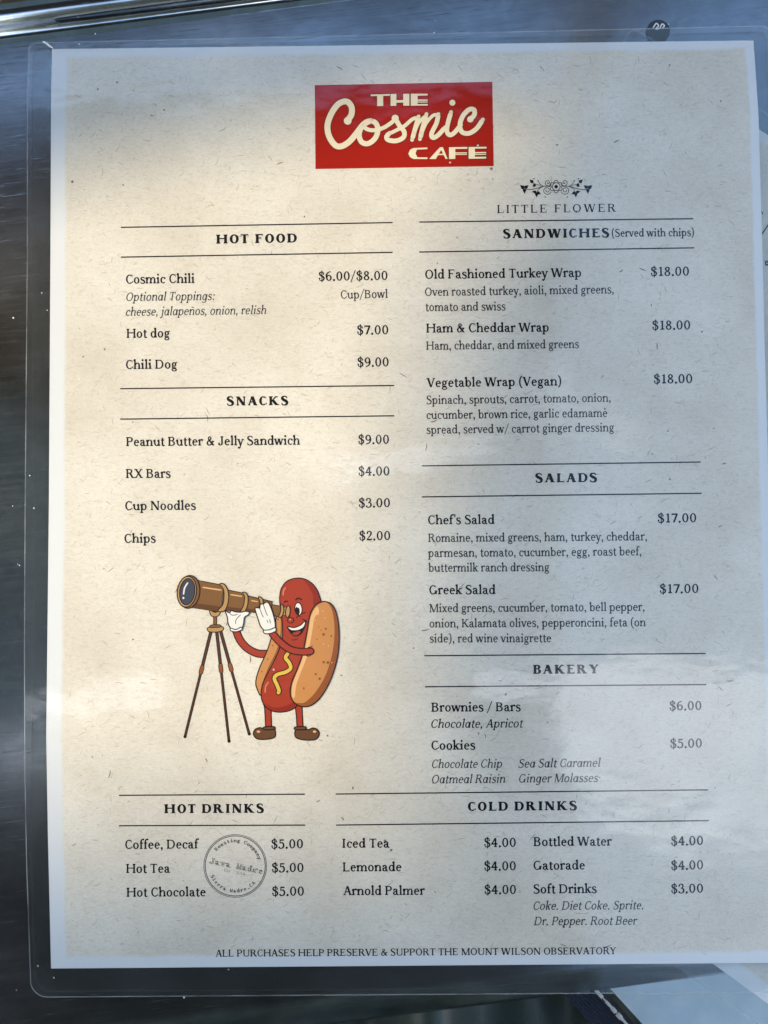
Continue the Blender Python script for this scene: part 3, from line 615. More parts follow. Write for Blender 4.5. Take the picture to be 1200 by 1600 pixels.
# ------------------------------------------------------------------ logo panel, emblem, stamp and cartoon
def Z(pts, ox, oy, k): return [(ox + p[0] / k, oy + p[1] / k) for p in pts]
def logo(root, surf):
    q = lambda pts: Z(pts, 470, 110, 3.75)
    mb = MB(); c = q([(82, 88), (1122, 68), (1130, 562), (86, 579)]); n = 12
    for j in range(n):
        for i in range(n):
            f = lambda u, v: (lambda a, b: (a[0] + (b[0] - a[0]) * v, a[1] + (b[1] - a[1]) * v))(
                (c[0][0] + (c[1][0] - c[0][0]) * u, c[0][1] + (c[1][1] - c[0][1]) * u), (c[3][0] + (c[2][0] - c[3][0]) * u, c[3][1] + (c[2][1] - c[3][1]) * u))
            px_poly(mb, [f(i / n, j / n), f((i + 1) / n, j / n), f((i + 1) / n, (j + 1) / n), f(i / n, (j + 1) / n)], surf, INK)
    panel = mb.build('logo_panel', M_RED, root)
    # block words, each letter a set of straight bars in zoomed units
    the = [[(410, 143), (522, 140), (522, 150), (410, 153)], [(447, 142), (483, 141), (483, 210), (447, 211)], [(420, 143), (447, 143), (447, 152), (412, 153)],
           [(526, 140), (560, 139), (560, 209), (526, 210)], [(600, 139), (636, 138), (636, 208), (600, 209)], [(560, 176), (600, 175), (600, 190), (560, 191)],
           [(644, 138), (684, 138), (684, 208), (644, 209)], [(684, 138), (743, 138), (743, 149), (684, 150)], [(684, 172), (743, 172), (743, 180), (684, 180)], [(684, 184), (743, 184), (743, 190), (684, 190)], [(684, 199), (743, 198), (743, 208), (684, 208)]]
    cafe = [[(660, 456), (742, 453), (742, 463), (680, 466)], [(660, 521), (742, 521), (742, 511), (684, 511)], [(660, 456), (680, 466), (672, 488), (684, 511), (660, 521), (640, 510), (630, 490), (640, 466)],
            [(815, 452), (832, 451), (790, 521), (752, 521)], [(815, 452), (832, 451), (860, 520), (848, 520)], [(795, 490), (846, 489), (846, 497), (795, 499)],
            [(868, 452), (905, 451), (905, 520), (868, 521)], [(905, 451), (976, 450), (976, 461), (905, 462)], [(905, 482), (974, 481), (974, 488), (905, 489)], [(905, 492), (974, 491), (974, 496), (905, 497)],
            [(983, 450), (1020, 450), (1020, 519), (983, 520)], [(1020, 450), (1088, 449), (1088, 459), (1020, 460)], [(1020, 480), (1086, 479), (1086, 487), (1020, 488)], [(1020, 492), (1086, 491), (1086, 496), (1020, 497)], [(1020, 508), (1086, 507), (1086, 518), (1020, 519)], [(1030, 446), (1044, 446), (1040, 436), (1034, 436)]]
    for nm, L in (('block_lettering', the), ('block_lettering', cafe)):
        mb = MB()
        for p in L:
            cx = sum(a[0] for a in p) / len(p); cy = sum(a[1] for a in p) / len(p)
            px_poly(mb, q([(a[0] + (3.5 if a[0] > cx else -3.5), a[1] + (3.5 if a[1] > cy else -3.5)) for a in p]), surf, INK * 2, 1)
        for p in L: px_poly(mb, q(p), surf, INK * 3, 0)
        mb.build(nm, [M_CREAM, M_DRED], panel)
    W = 35
    strokes = [([(272, 296), (296, 262), (297, 215), (268, 184), (222, 198), (182, 250), (157, 320), (165, 385), (200, 438), (238, 446), (285, 418), (330, 365), (368, 318), (410, 296)], W),
               ([(415, 297), (440, 312), (452, 350), (435, 400), (395, 430), (358, 422), (342, 385), (350, 345), (380, 306), (415, 297)], 31),
               ([(362, 318), (385, 344), (430, 352), (490, 335), (552, 292)], 24),
               ([(553, 282), (578, 325), (606, 362), (600, 395), (560, 414), (515, 410), (502, 392), (520, 368)], 28),
               ([(520, 372), (560, 352), (610, 325), (650, 290), (678, 278)], 22),
               ([(690, 272), (672, 335), (652, 408)], 27), ([(664, 372), (690, 310), (735, 264)], 20), ([(736, 258), (716, 330), (698, 404)], 27), ([(708, 370), (735, 310), (775, 266), (806, 262)], 20),
               ([(806, 258), (795, 310), (766, 372), (775, 396), (805, 380), (845, 335)], 27),
               ([(880, 246), (862, 310), (856, 358), (872, 380), (900, 366), (938, 320)], 27),
               ([(990, 292), (1016, 262), (1014, 232), (985, 232), (950, 268), (932, 320), (944, 362), (985, 370), (1030, 342), (1066, 290)], 28)]
    balls = [(275, 297, 23), (553, 282, 21), (888, 191, 18), (993, 288, 19)]
    mb = MB()
    for mi, ex, dz in ((1, 8, INK * 2), (0, 0, INK * 3)):
        for k, (pts, w) in enumerate(strokes):
            cc = catmull(pts, 7); ww = [(w + ex) * (1 if 1 < i < len(cc) - 2 else .8) for i in range(len(cc))]
            for r in ribbon(cc, ww): px_poly(mb, q(r), surf, dz + k * 2e-7, mi)
            for e in (cc[0], cc[-1]): px_poly(mb, q(disc(e[0], e[1], (w + ex) * .42)), surf, dz + k * 2e-7, mi)
        for x, y, r in balls: px_poly(mb, q(disc(x, y, r + ex / 2, n=18)), surf, dz + 4e-6, mi)
    mb.build('script_lettering', [M_CREAM, M_DRED], panel)

def emblem(root, surf):
    q = lambda pts: Z(pts, 760, 260, 5.4545); mb = MB(); k = [0]
    def add(pts): k[0] += 1; px_poly(mb, q(pts), surf, INK + k[0] * 1e-8)
    def line(pts, w=6, closed=False):
        for r in ribbon(catmull(pts, 7, closed), w, closed): add(r)
    add(disc(594, 174, 15)); line(disc(594, 174, 33, n=12), 6, True)
    pet = []
    for i in range(6):
        a = R(30 + i * 60)
        for d in (-24, -10, 10, 24): pet.append((594 + (54 if abs(d) < 20 else 43) * math.cos(a + R(d)), 174 + (52 if abs(d) < 20 else 40) * math.sin(a + R(d))))
    line(pet, 6, True)
    for sx in (1, -1):
        X = lambda p: [(594 + sx * (a - 594), b) for a, b in p]
        for cx, cy, r in ((523, 140, 31), (516, 206, 37)):
            line(X([(cx + (r - 1.9 * t) * math.cos(.3 + t * .62), cy + (r - 1.9 * t) * math.sin(.3 + t * .62)) for t in range(17)]), 5.5)
        line(X([(545, 172), (480, 172), (430, 188), (375, 199), (330, 199)]), 6); line(X([(490, 172), (465, 160), (448, 140), (439, 122)]), 5)
        line(X([(470, 162), (430, 158), (395, 140), (375, 122)]), 5); line(X([(480, 175), (450, 190), (436, 210), (428, 235)]), 5)
        leaf = lambda x0, y0, x1, y1, w: add(X([(x0 + (x1 - x0) * a - (y1 - y0) * w * b, y0 + (y1 - y0) * a + (x1 - x0) * w * b) for a, b in
                              ((0, 0), (.06, .45), (.22, .82), (.42, .78), (.66, .42), (.86, .14), (1, 0), (.86, -.14), (.66, -.42), (.42, -.78), (.22, -.82), (.06, -.45))]))
        for l in ((322, 190, 284, 160, .42), (326, 188, 360, 160, .42), (324, 190, 324, 238, .36), (426, 222, 385, 214, .38), (430, 222, 466, 240, .4), (428, 222, 426, 268, .38), (398, 140, 365, 112, .42), (418, 155, 392, 178, .5)): leaf(*l)
        for x, y in ((405, 107), (500, 262), (439, 124)): add(X(disc(x, y, 6, n=8)))
    mb.build('flower_emblem', M_INK, root)

def stamp(root, surf):
    q = lambda pts: Z(pts, 300, 1290, 8.571); cx, cy = 580, 538
    ring = MB()
    for r, w in ((402, 11), (420, 8)):
        for p in ribbon(disc(cx, cy, r, n=72), w, True): px_poly(ring, q(p), surf, INK)
    st = ring.build('round_stamp', M_STAMP, root)
    fat = Face(150, 128, serif=70); thin = Face(62, 48, serif=56)
    def place(face, ch, size, fn, mb, dz, mi, adv):
        P, a = face.glyph(ch); xs = [p[0] for g in P for p in g] or [0]
        mid = (min(xs) + max(xs)) / 2; sx = size * .92 / max(520, (max(xs) - min(xs)) * 1.0)
        for g in P: px_poly(mb, q([fn((p[0] - mid) * sx, p[1] * size / 690.0) for p in g]), surf, dz, mi)
    mb = MB(); an = R(11.5)
    for i, ch in enumerate('Java Madre'):
        if ch == ' ': continue
        bx = 262 + i * 72.5; by = 512 + i * 72.5 * math.tan(an)
        fn = lambda x, y: (bx + x * math.cos(an) + y * math.sin(an), by + x * math.sin(an) - y * math.cos(an))
        place(fat, ch, 84, fn, mb, INK, 0, 0); place(thin, ch, 84, fn, mb, INK * 2, 1, 0)
    mb.build('stamp_lettering', [M_STAMP, M_STAMP2], st)
    mb = MB()
    for i, ch in enumerate('Est. 2014'):
        if ch == ' ': continue
        bx = 445 + i * 31; by = 612 + i * 31 * math.tan(an)
        place(thin, ch, 36, lambda x, y: (bx + x * math.cos(an) + y * math.sin(an), by + x * math.sin(an) - y * math.cos(an)), mb, INK, 0, 0)
    mb.build('stamp_lettering', [M_STAMP], st)
    bold = Face(160, 110, serif=60)
    for s, a0, a1, rad, outside in (('Roasting Company', 222, 342, 318, True), ('Sierra Madre,CA', 155, 43, 356, False)):
        mb = MB()
        for i, ch in enumerate(s):
            if ch == ' ': continue
            a = R(a0 + (a1 - a0) * i / (len(s) - 1))
            if outside: fn = lambda x, y: (cx + (rad + y) * math.cos(a + x / rad), cy + (rad + y) * math.sin(a + x / rad))
            else: fn = lambda x, y: (cx + (rad - y) * math.cos(a - x / rad), cy + (rad - y) * math.sin(a - x / rad))
            place(bold, ch, 46, fn, mb, INK, 0, 0)
        mb.build('stamp_lettering', [M_STAMP], st)

def cartoon(root, surf):
    q = lambda pts: Z(pts, 250, 880, 3.871)
    C = {k: ink('cartoon ' + k, v) for k, v in dict(black=(0.022, 0.012, 0.010), sausage=(0.34, 0.045, 0.024), shade=(0.24, 0.028, 0.018), bun=(0.52, 0.235, 0.08), bunlight=(0.70, 0.42, 0.20), crust=(0.27, 0.085, 0.03),
         brass=(0.42, 0.25, 0.10), barrel=(0.20, 0.095, 0.035), barreldark=(0.12, 0.05, 0.02), white=(0.72, 0.70, 0.66), lens=(0.055, 0.06, 0.085), mustard=(0.66, 0.44, 0.07), shoe=(0.13, 0.06, 0.03), pink=(0.55, 0.20, 0.12), rod=(0.085, 0.035, 0.022)).items()}
    names = list(C); mats = [C[n] for n in names]
    lay = [0]
    top = MB().build('cartoon_print', mats, root)
    def shape(tier=0):
        lay[0] = tier * 9; return MB()
    def fill(mb, pts, c, n=5, smooth=True, line=7.0):
        lay[0] += 1; dz = INK + lay[0] * 3e-6
        cc = catmull(pts, n, True) if smooth else pts
        sheet_fill(mb, q(cc), surf, dz, names.index(c))
        if line:
            for r in ribbon(cc, line, True): px_poly(mb, q(r), surf, dz + 1.5e-6, 0)
    def stroke(mb, pts, w, c, n=6, line=7.0, smooth=True):
        cc = catmull(pts, n) if smooth else [(pts[0][0] + (pts[1][0] - pts[0][0]) * k / n, pts[0][1] + (pts[1][1] - pts[0][1]) * k / n) for k in range(n + 1)]
        for col, ex in ((('black', line * 2),) if line else ()) + ((c, 0),):
            lay[0] += 1; dz = INK + lay[0] * 3e-6
            ww = w + ex if isinstance(w, (int, float)) else [a + ex for a in w]
            for r in ribbon(cc, ww): px_poly(mb, q(r), surf, dz, names.index(col))
            if isinstance(w, (int, float)):
                for e in (cc[0], cc[-1]): px_poly(mb, q(disc(e[0], e[1], (w + ex) / 2)), surf, dz, names.index(col))
    bd = lambda mb, nm: mb.build(nm, mats, top)
    # legs and shoes
    for lg, sh in (([(652, 850), (655, 930), (658, 1000)], [(566, 1035), (575, 1006), (605, 994), (636, 1004), (655, 1000), (690, 996), (697, 1048), (650, 1064), (590, 1062)]),
                   ([(838, 850), (844, 930), (848, 1000)], [(964, 1035), (952, 1006), (925, 996), (898, 1006), (872, 1004), (824, 1000), (820, 1050), (870, 1068), (940, 1066)])):
        mb = shape(0); stroke(mb, lg, [50, 38, 34, 32, 32, 30, 30, 30, 30, 30, 30, 30, 30], 'sausage'); bd(mb, 'leg')
        mb = shape(1); fill(mb, sh, 'shoe'); d = 1 if sh[0][0] > 800 else -1; cx = 848 if d > 0 else 660
        fill(mb, [(cx - 30, 990), (cx + 30, 988), (cx + 32, 1004), (cx - 30, 1006)], 'shoe', 3); fill(mb, disc(596 if d < 0 else 935, 1018, 11, 7, 8), 'bunlight', 2, False, 0); bd(mb, 'shoe')
    # far arm, far bun
    mb = shape(0); stroke(mb, [(650, 548), (590, 545), (530, 515), (485, 465), (460, 405)], 36, 'sausage'); bd(mb, 'arm')
    mb = shape(1); fill(mb, [(708, 322), (745, 330), (745, 420), (735, 520), (690, 620), (645, 715), (614, 798), (590, 765), (580, 715), (602, 635), (650, 525), (685, 410)], 'bun')
    fill(mb, [(722, 335), (740, 345), (736, 440), (715, 530), (670, 620), (632, 700), (612, 740), (640, 640), (690, 520), (715, 420)], 'crust', 4, True, 0)
    fill(mb, [(712, 330), (730, 340), (728, 430), (706, 525), (655, 630), (612, 740), (596, 720), (615, 640), (660, 530), (695, 420)], 'bun', 4, True, 0)
    for x, y in ((714, 340), (682, 498), (652, 580), (616, 655)): fill(mb, disc(x, y, 5, n=8), 'crust', 2, False, 0)
    bd(mb, 'bun')
    # sausage body
    mb = shape(2)
    fill(mb, [(725, 200), (736, 150), (770, 108), (830, 90), (890, 102), (942, 148), (970, 215), (985, 300), (960, 480), (920, 650), (870, 800), (838, 850), (795, 886), (730, 900), (672, 890), (628, 852), (612, 792), (626, 718), (665, 640), (712, 545), (740, 455), (742, 390), (736, 320), (727, 255)], 'sausage', 6)
    fill(mb, [(870, 100), (925, 135), (958, 190), (970, 240), (930, 255), (925, 190), (895, 135)], 'shade', 5, True, 0)
    fill(mb, [(640, 850), (690, 872), (760, 862), (810, 840), (828, 850), (790, 882), (730, 895), (676, 886)], 'shade', 5, True, 0)
    for p in ([(745, 190), (748, 165), (758, 150)], [(636, 780), (640, 745), (655, 720)]): stroke(mb, p, 9, 'pink', 5, 0)
    stroke(mb, [(798, 462), (815, 464), (832, 456)], 4, 'black', 5, 0)
    bd(mb, 'sausage')
    # face
    mb = shape(3)
    fill(mb, disc(838, 276, 22, 38, 14, -.1), 'white', 3, False, 6); fill(mb, disc(832, 288, 14, 26, 12, -.1), 'black', 3, False, 0); fill(mb, disc(836, 262, 7, 8, 8), 'white', 2, False, 0)
    stroke(mb, [(822, 222), (836, 211), (856, 220)], 8, 'black', 5, 0); stroke(mb, [(752, 236), (762, 229), (772, 232)], 7, 'black', 5, 0); stroke(mb, [(852, 306), (868, 303), (880, 296)], 4, 'black', 5, 0)
    stroke(mb, [(850, 325), (835, 318), (826, 330)], 4, 'black', 5, 0)
    fill(mb, [(772, 384), (810, 388), (850, 374), (882, 345), (876, 385), (850, 428), (818, 440), (792, 422)], 'black', 5, True, 5)
    fill(mb, [(778, 387), (812, 392), (852, 377), (876, 355), (868, 384), (838, 402), (800, 404), (784, 396)], 'white', 4, True, 0)
    fill(mb, [(800, 425), (830, 412), (852, 412), (838, 430), (818, 436)], 'sausage', 4, True, 0)
    stroke(mb, [(862, 340), (880, 344), (886, 356)], 5, 'black', 5, 0)
    fill(mb, disc(790, 345, 19, 17, 12), 'sausage', 3, False, 5); fill(mb, disc(788, 340, 7, 5, 8), 'pink', 2, False, 0)
    bd(mb, 'face')
    # mustard
    mb = shape(3); stroke(mb, [(772, 548), (760, 572), (782, 602), (790, 635), (760, 658), (712, 672), (692, 695), (708, 735), (720, 768), (717, 782)], 21, 'mustard', 6, 6); bd(mb, 'mustard_squiggle')
    # near bun
    mb = shape(4)
    fill(mb, [(985, 232), (1035, 246), (1068, 305), (1084, 420), (1076, 555), (1042, 680), (990, 785), (930, 850), (870, 868), (818, 848), (790, 800), (794, 730), (830, 640), (862, 550), (888, 420), (906, 318), (938, 256)], 'crust', 6)
    fill(mb, [(985, 237), (1020, 246), (1046, 305), (1056, 420), (1040, 555), (1000, 680), (940, 780), (880, 838), (845, 845), (815, 838), (796, 800), (802, 730), (836, 640), (868, 550), (894, 420), (912, 320), (942, 262)], 'bun', 6, True, 0)
    fill(mb, [(950, 262), (962, 300), (935, 330), (918, 430), (890, 560), (852, 660), (824, 740), (815, 810), (798, 800), (802, 730), (838, 640), (870, 550), (896, 420), (914, 320)], 'bunlight', 5, True, 0)
    for x, y, r in ((1003, 396, 7), (990, 430, 9), (960, 385, 4), (975, 405, 4), (950, 460, 4), (1036, 440, 6), (990, 598, 8), (1016, 600, 9), (942, 670, 7), (966, 698, 8), (870, 756, 6)): fill(mb, disc(x, y, r, n=8), 'crust', 2, False, 0)
    for x, y in ((985, 290), (960, 310), (940, 345), (1000, 330), (990, 490), (1020, 500), (1040, 600), (930, 300)): fill(mb, disc(x, y, 4, n=6), 'bunlight', 2, False, 0)
    bd(mb, 'bun')
    # tripod
    for a, b, j in (((310, 408), (152, 1048), .37), ((343, 408), (418, 1076), .34), ((366, 408), (540, 1032), .355)):
        mb = shape(); J = (a[0] + (b[0] - a[0]) * j, a[1] + (b[1] - a[1]) * j); dx, dy = (b[0] - a[0]) / 640, (b[1] - a[1]) / 640
        stroke(mb, [a, J], 12, 'rod', 40, 4.5, False); stroke(mb, [J, b], 8, 'rod', 40, 4.5, False)
        stroke(mb, [(J[0] - dx * 16, J[1] - dy * 16), (J[0] + dx * 16, J[1] + dy * 16)], 20, 'crust', 3, 4, False); fill(mb, disc(b[0], b[1], 10, n=10), 'black', 2, False, 0)
        bd(mb, 'tripod_leg')
    mb = shape(); stroke(mb, [(334, 300), (334, 400)], 14, 'barrel', 3, 5, False); fill(mb, [(300, 282), (318, 290), (334, 297), (352, 290), (366, 284), (360, 312), (334, 325), (308, 314)], 'brass', 4, True, 6)
    fill(mb, [(292, 388), (378, 384), (378, 408), (335, 417), (294, 412)], 'brass', 3, True, 6); fill(mb, [(310, 374), (362, 372), (366, 386), (304, 388)], 'barrel', 3, True, 5); bd(mb, 'tripod_head')
    # telescope
    mb = shape(3)
    fill(mb, [(672, 248), (746, 262), (738, 326), (690, 318)], 'barrel', 1, False); fill(mb, [(745, 266), (786, 262), (784, 322), (742, 314)], 'brass', 1, False, 6)
    fill(mb, [(536, 198), (680, 232), (668, 312), (520, 290)], 'barrel', 1, False); fill(mb, [(408, 160), (525, 185), (510, 296), (398, 284)], 'barrel', 1, False); fill(mb, [(222, 102), (388, 134), (368, 294), (196, 268)], 'barrel', 1, False)
    for p in ([(196, 268), (205, 240), (372, 262), (368, 294)], [(398, 284), (402, 262), (512, 276), (510, 296)], [(520, 290), (524, 272), (670, 296), (668, 312)]): fill(mb, p, 'barreldark', 1, False, 0)
    for p, w in (([(262, 146), (370, 162)], 8), ([(430, 190), (495, 200)], 7), ([(555, 226), (590, 232)], 6)): stroke(mb, p, w, 'bunlight', 1, 0, False)
    fill(mb, [(362, 126), (388, 126), (412, 165), (415, 225), (396, 282), (366, 294), (352, 284), (380, 250), (388, 200), (384, 156)], 'brass', 4, True, 6)
    fill(mb, [(500, 176), (520, 178), (533, 205), (530, 256), (510, 296), (486, 296), (504, 260), (512, 220), (510, 196)], 'brass', 4, True, 6)
    fill(mb, [(596, 204), (612, 206), (624, 225), (622, 260), (610, 290), (596, 280), (606, 240)], 'brass', 4, True, 6)
    fill(mb, [(732, 250), (744, 254), (750, 285), (738, 322), (718, 324), (730, 290)], 'brass', 4, True, 6); fill(mb, disc(774, 292, 14, 36, 12, .1), 'brass', 3, False, 6)
    fill(mb, disc(176, 173, 66, 100, 22, .12), 'barrel', 3, False, 7); fill(mb, disc(164, 172, 58, 94, 22, .12), 'brass', 3, False, 7); fill(mb, disc(166, 172, 46, 80, 22, .12), 'lens', 3, False, 6)
    stroke(mb, [(144, 185), (150, 150), (168, 120)], 9, 'white', 5, 0); fill(mb, disc(143, 210, 6, 7, 8), 'white', 2, False, 0)
    bd(mb, 'telescope')
    # gloves and near arm
    mb = shape(6); fill(mb, [(396, 286), (420, 300), (432, 286), (452, 292), (486, 296), (520, 290), (542, 298), (532, 314), (512, 328), (506, 368), (490, 396), (440, 400), (416, 372), (408, 325)], 'white', 5)
    stroke(mb, [(425, 305), (440, 314), (470, 310)], 4, 'black', 5, 0); stroke(mb, [(488, 312), (462, 340), (458, 365)], 4, 'black', 5, 0); fill(mb, [(428, 392), (460, 400), (492, 386), (496, 402), (462, 414), (430, 408)], 'white', 4, True, 6); bd(mb, 'glove')
    mb = shape(6); stroke(mb, [(912, 532), (860, 535), (790, 522), (730, 480), (682, 428)], 33, 'sausage')
    stroke(mb, [(912, 532), (890, 533), (868, 534)], 33, 'sausage', 4, 0); stroke(mb, [(885, 558), (900, 562), (910, 556)], 4, 'black', 4, 0); stroke(mb, [(898, 508), (912, 506), (922, 500)], 4, 'black', 4, 0); bd(mb, 'arm')
    mb = shape(7); fill(mb, [(576, 276), (588, 268), (604, 270), (608, 248), (626, 246), (640, 236), (658, 240), (676, 280), (690, 325), (698, 375), (690, 402), (645, 412), (612, 384), (592, 330)], 'white', 5)
    for p in ([(604, 272), (618, 310), (626, 325)], [(626, 250), (640, 290), (650, 315)], [(648, 345), (654, 358)], [(664, 340), (670, 362)]): stroke(mb, p, 4, 'black', 4, 0)
    fill(mb, [(628, 406), (662, 402), (696, 390), (702, 408), (668, 424), (634, 424)], 'white', 4, True, 6); bd(mb, 'glove')
    # the print's base piece: a small ground dab hidden under the shoes
    me = top.data
    return top

# ------------------------------------------------------------------ setting: ground and shelf
M_GROUND = mat('packed earth', (0.30, 0.27, 0.22), 0.9)
t = NT(M_GROUND); t.link(t.ramp(t.noise(t.obj(), 3, 8, 0.6), [(0.3, (0.22, 0.19, 0.15)), (0.7, (0.36, 0.33, 0.27))]), t.b.inputs['Base Color'])
mb = MB(); mb.poly([(-60, -60, -1.0), (60, -60, -1.0), (60, 60, -1.0), (-60, 60, -1.0)])
tag(mb.build('ground', M_GROUND), kind='structure')

# ------------------------------------------------------------------ steel counter
def steel_material(name, base, r0, r1):
    m = mat(name, base, 0.3, 1.0); t = NT(m); o = t.obj()
    br = t.noise(t.mapping(o, (26, 900, 200), (0, 0, 0.25)), 1.0, 4, 0.6)
    sp = t.noise(o, 20, 6, 0.6)
    rg = t.math('ADD', t.math('MULTIPLY', br, 0.10), t.math('MULTIPLY', sp, 0.22))
    x = t.new('ShaderNodeMapRange'); t.link(rg, x.inputs['Value']); x.inputs['From Min'].default_value = 0.10; x.inputs['From Max'].default_value = 0.22
    x.inputs['To Min'].default_value = r0; x.inputs['To Max'].default_value = r1; t.link(x.outputs[0], t.b.inputs['Roughness'])
    scr = t.math('ADD', t.ramp(t.noise(t.mapping(o, (70, 2600, 1), (0, 0, 1.05)), 1.0, 2, 0.5, 0.3), [(0.66, 0.0), (0.76, 1.0)]), t.ramp(t.noise(t.mapping(o, (90, 2200, 1), (0, 0, 2.6)), 1.0, 2, 0.5, 0.3), [(0.70, 0.0), (0.80, 1.0)]))
    dust = t.new('ShaderNodeTexVoronoi', i_Scale=190.0); t.link(o, dust.inputs['Vector'])
    ds = t.math('MULTIPLY', t.math('LESS_THAN', dust.outputs['Distance'], 0.05), t.math('GREATER_THAN', sp, 0.52))
    c = t.mix(t.math('MULTIPLY', scr, 0.6), t.mix(t.ramp(t.noise(o, 55, 5, 0.7), [(0.35, 0.0), (0.65, 0.5)]), base, tuple(a * 0.72 for a in base)), tuple(min(1, a * 1.7) for a in base))
    blot = t.ramp(t.noise(t.mapping(o, (1, 1.6, 1), (0, 0, .3)), 85, 6, 0.72, 0.8), [(0.42, 1.0), (0.56, 0.86), (0.66, 0.98)])
    c = t.mix(1.0, c, blot, 'MULTIPLY')
    c = t.mix(ds, c, (0.8, 0.8, 0.8)); t.link(c, t.b.inputs['Base Color'])
    t.link(t.math('SUBTRACT', 1.0, ds), t.b.inputs['Metallic'])
    h = t.math('ADD', t.math('MULTIPLY', br, 0.25), t.math('ADD', t.math('MULTIPLY', scr, -0.35), t.math('MULTIPLY', t.noise(o, 24, 3), 1.2)))
    t.link(t.bump(h, 0.16, 0.0002), t.b.inputs['Normal'])
    return m
M_STEEL = steel_material('worn steel', (0.29, 0.31, 0.33), 0.13, 0.26)
CO = empty('steel_counter', (0, 0, 0), R(6.6))
tag(CO, 'worn stainless steel counter with rolled back rim and front edge, under the menus', 'counter')
Rm = Matrix.Rotation(-R(6.6), 3, 'Z')
def local(px, py):
    p = at(px, py); v = Rm @ Vector((p[0], p[1], 0)); return v.x, v.y
yb = local(600, -2)[1]; yf = local(640, 1604)[1]
L0, L1 = -0.70, 0.70
def profile_strip(name, prof, parent, m, n=2):
    mb = MB(); k = len(prof) - 1
    mb.grid(lambda u, v: (L0 + (L1 - L0) * u, *prof[round(v * k)]), n, k)
    return mb.build(name, m, parent, True)
yr = local(600, -10)[1]            # foot of the back rim
profile_strip('counter_top', [(yf + 0.012 + (yr - yf - 0.012) * k / 6, 0.0) for k in range(7)], CO, M_STEEL)
rim = [(yr, 0.0), (yr + 0.0015, 0.0004), (yr + 0.003, 0.0016)] + [(yr + 0.0085 - 0.0055 * math.cos(R(a)), 0.0028 + 0.0052 * math.sin(R(a))) for a in range(10, 181, 12)] + [(yr + 0.0141, -0.004)]
M_RIM = steel_material('polished steel', (0.62, 0.64, 0.66), 0.08, 0.16)
profile_strip('back_rim', rim, CO, M_RIM)
mb = MB(); mb.box(L0, L1, yr + 0.0142, yr + 0.30, -0.02, -0.0045); mb.build('back_ledge', mat('dark back ledge', (0.012, 0.012, 0.014), 0.55), CO)
mb = MB(); mb.box(-0.5, 0.5, yr + 0.150, yr + 0.165, -0.0040, 0.215); mb.build('blocking_panel', mat('dark blocking panel', (0.03, 0.028, 0.026), 0.7), CO)  # unseen panel added to block low sky and darken the top end
nose = [(yf - 0.002, -0.034), (yf - 0.002, -0.012)] + [(yf + 0.010 - 0.012 * math.cos(R(a)), -0.0105 + 0.0105 * math.sin(R(a))) for a in range(0, 91, 10)] + [(yf + 0.012, 0.0)]
profile_strip('front_edge', nose, CO, M_STEEL)
mb = MB(); mb.box(L0 + .01, L1 - .01, yf + 0.16, yr - 0.002, -1.0, -0.004); mb.build('cabinet', mat('dark cabinet board', (0.05, 0.05, 0.055), 0.6), CO)

# ------------------------------------------------------------------ the main menu
MN = empty('laminated_menu', (0, 0, 0))
tag(MN, 'large upright laminated beige cafe menu with red logo panel, topmost on the steel counter', 'menu', 'laminated menus on the counter')
paper_sheet(MN, surf_main); flecks(MN, surf_main)
for a, b in RULES: rule(MN, a, b, surf_main)
print_text(MN, surf_main, TEXT)
logo(MN, surf_main); emblem(MN, surf_main); stamp(MN, surf_main); cartoon(MN, surf_main)
pouch(MN, surf_main)

# ------------------------------------------------------------------ second menu, turned, underneath
ANG = R(54.5)
p_page = at(1075, 386); p_view = at(1203, 346)                # a point of the heading and where it shows on the right
rot = Matrix.Rotation(ANG, 2)
off = Vector(p_view) - rot @ Vector(p_page)
M2 = empty('laminated_menu', (off.x, off.y, 0.00025), ANG)
tag(M2, 'laminated beige menu turned askew, peeking out under the right edge of the upright menu', 'menu', 'laminated menus on the counter')
paper_sheet(M2, surf_flat)
print_text(M2, surf_flat, [r for r in TEXT if r[1] in ('(Served with chips)', 'SANDWICHES', '$18.00', 'Old Fashioned Turkey Wrap')])
for a, b in RULES[4:6]: rule(M2, a, b, surf_flat)
pouch(M2, surf_flat)

# ------------------------------------------------------------------ unseen light blockers added overhead: shade the counter, leave sky gaps for reflections
HR = 1.5
def shadow_pt(px, py, h=HR):
    p = at(px, py); k = h / SUN_DIR.z
    return p[0] + SUN_DIR.x * k, p[1] + SUN_DIR.y * k
M_BLOCK_BROWN = mat('brown light blocker', (0.11, 0.085, 0.055), 0.8); M_BLOCK_BLUE = mat('blue grey light blocker', (0.14, 0.25, 0.36), 0.8); M_DARK = mat('dark navy light blocker', (0.014, 0.02, 0.028), 0.8)  # colours of the added blockers, as mirrored in steel and film


def prism(mb, pts, z0, z1):
    n = len(pts); b = len(mb.v)
    mb.v += [(p[0], p[1], z0) for p in pts] + [(p[0], p[1], z1) for p in pts]
    mb.f += [[b + k for k in range(n)][::-1], [b + n + k for k in range(n)]] + [[b + k, b + (k + 1) % n, b + n + (k + 1) % n, b + n + k] for k in range(n)]
    mb.m += [0] * (n + 2)
PG = empty('light_blocker', (0, 0, -1.0))
tag(PG, 'unseen boards and canvases added over the counter to shape its shade and reflections', 'light_blocker')
def blocker(name, pts, m):
    z = 1.026 if name == 'cross_blocker' else 1.0 + (HU - HR) * (name == 'upper_blocker')
    mb = MB(); prism(mb, [(x, y) for x, y in pts], HR + z, HR + z + 0.025); mb.build(name, m, PG)
NB = [shadow_pt(*p) for p in ((-700, 360), (80, 178), (480, 92), (800, 52))]
EB = [shadow_pt(*p) for p in ((800, 50), (790, 260), (700, 480), (670, 950), (640, 1350))]
HU = 3.4
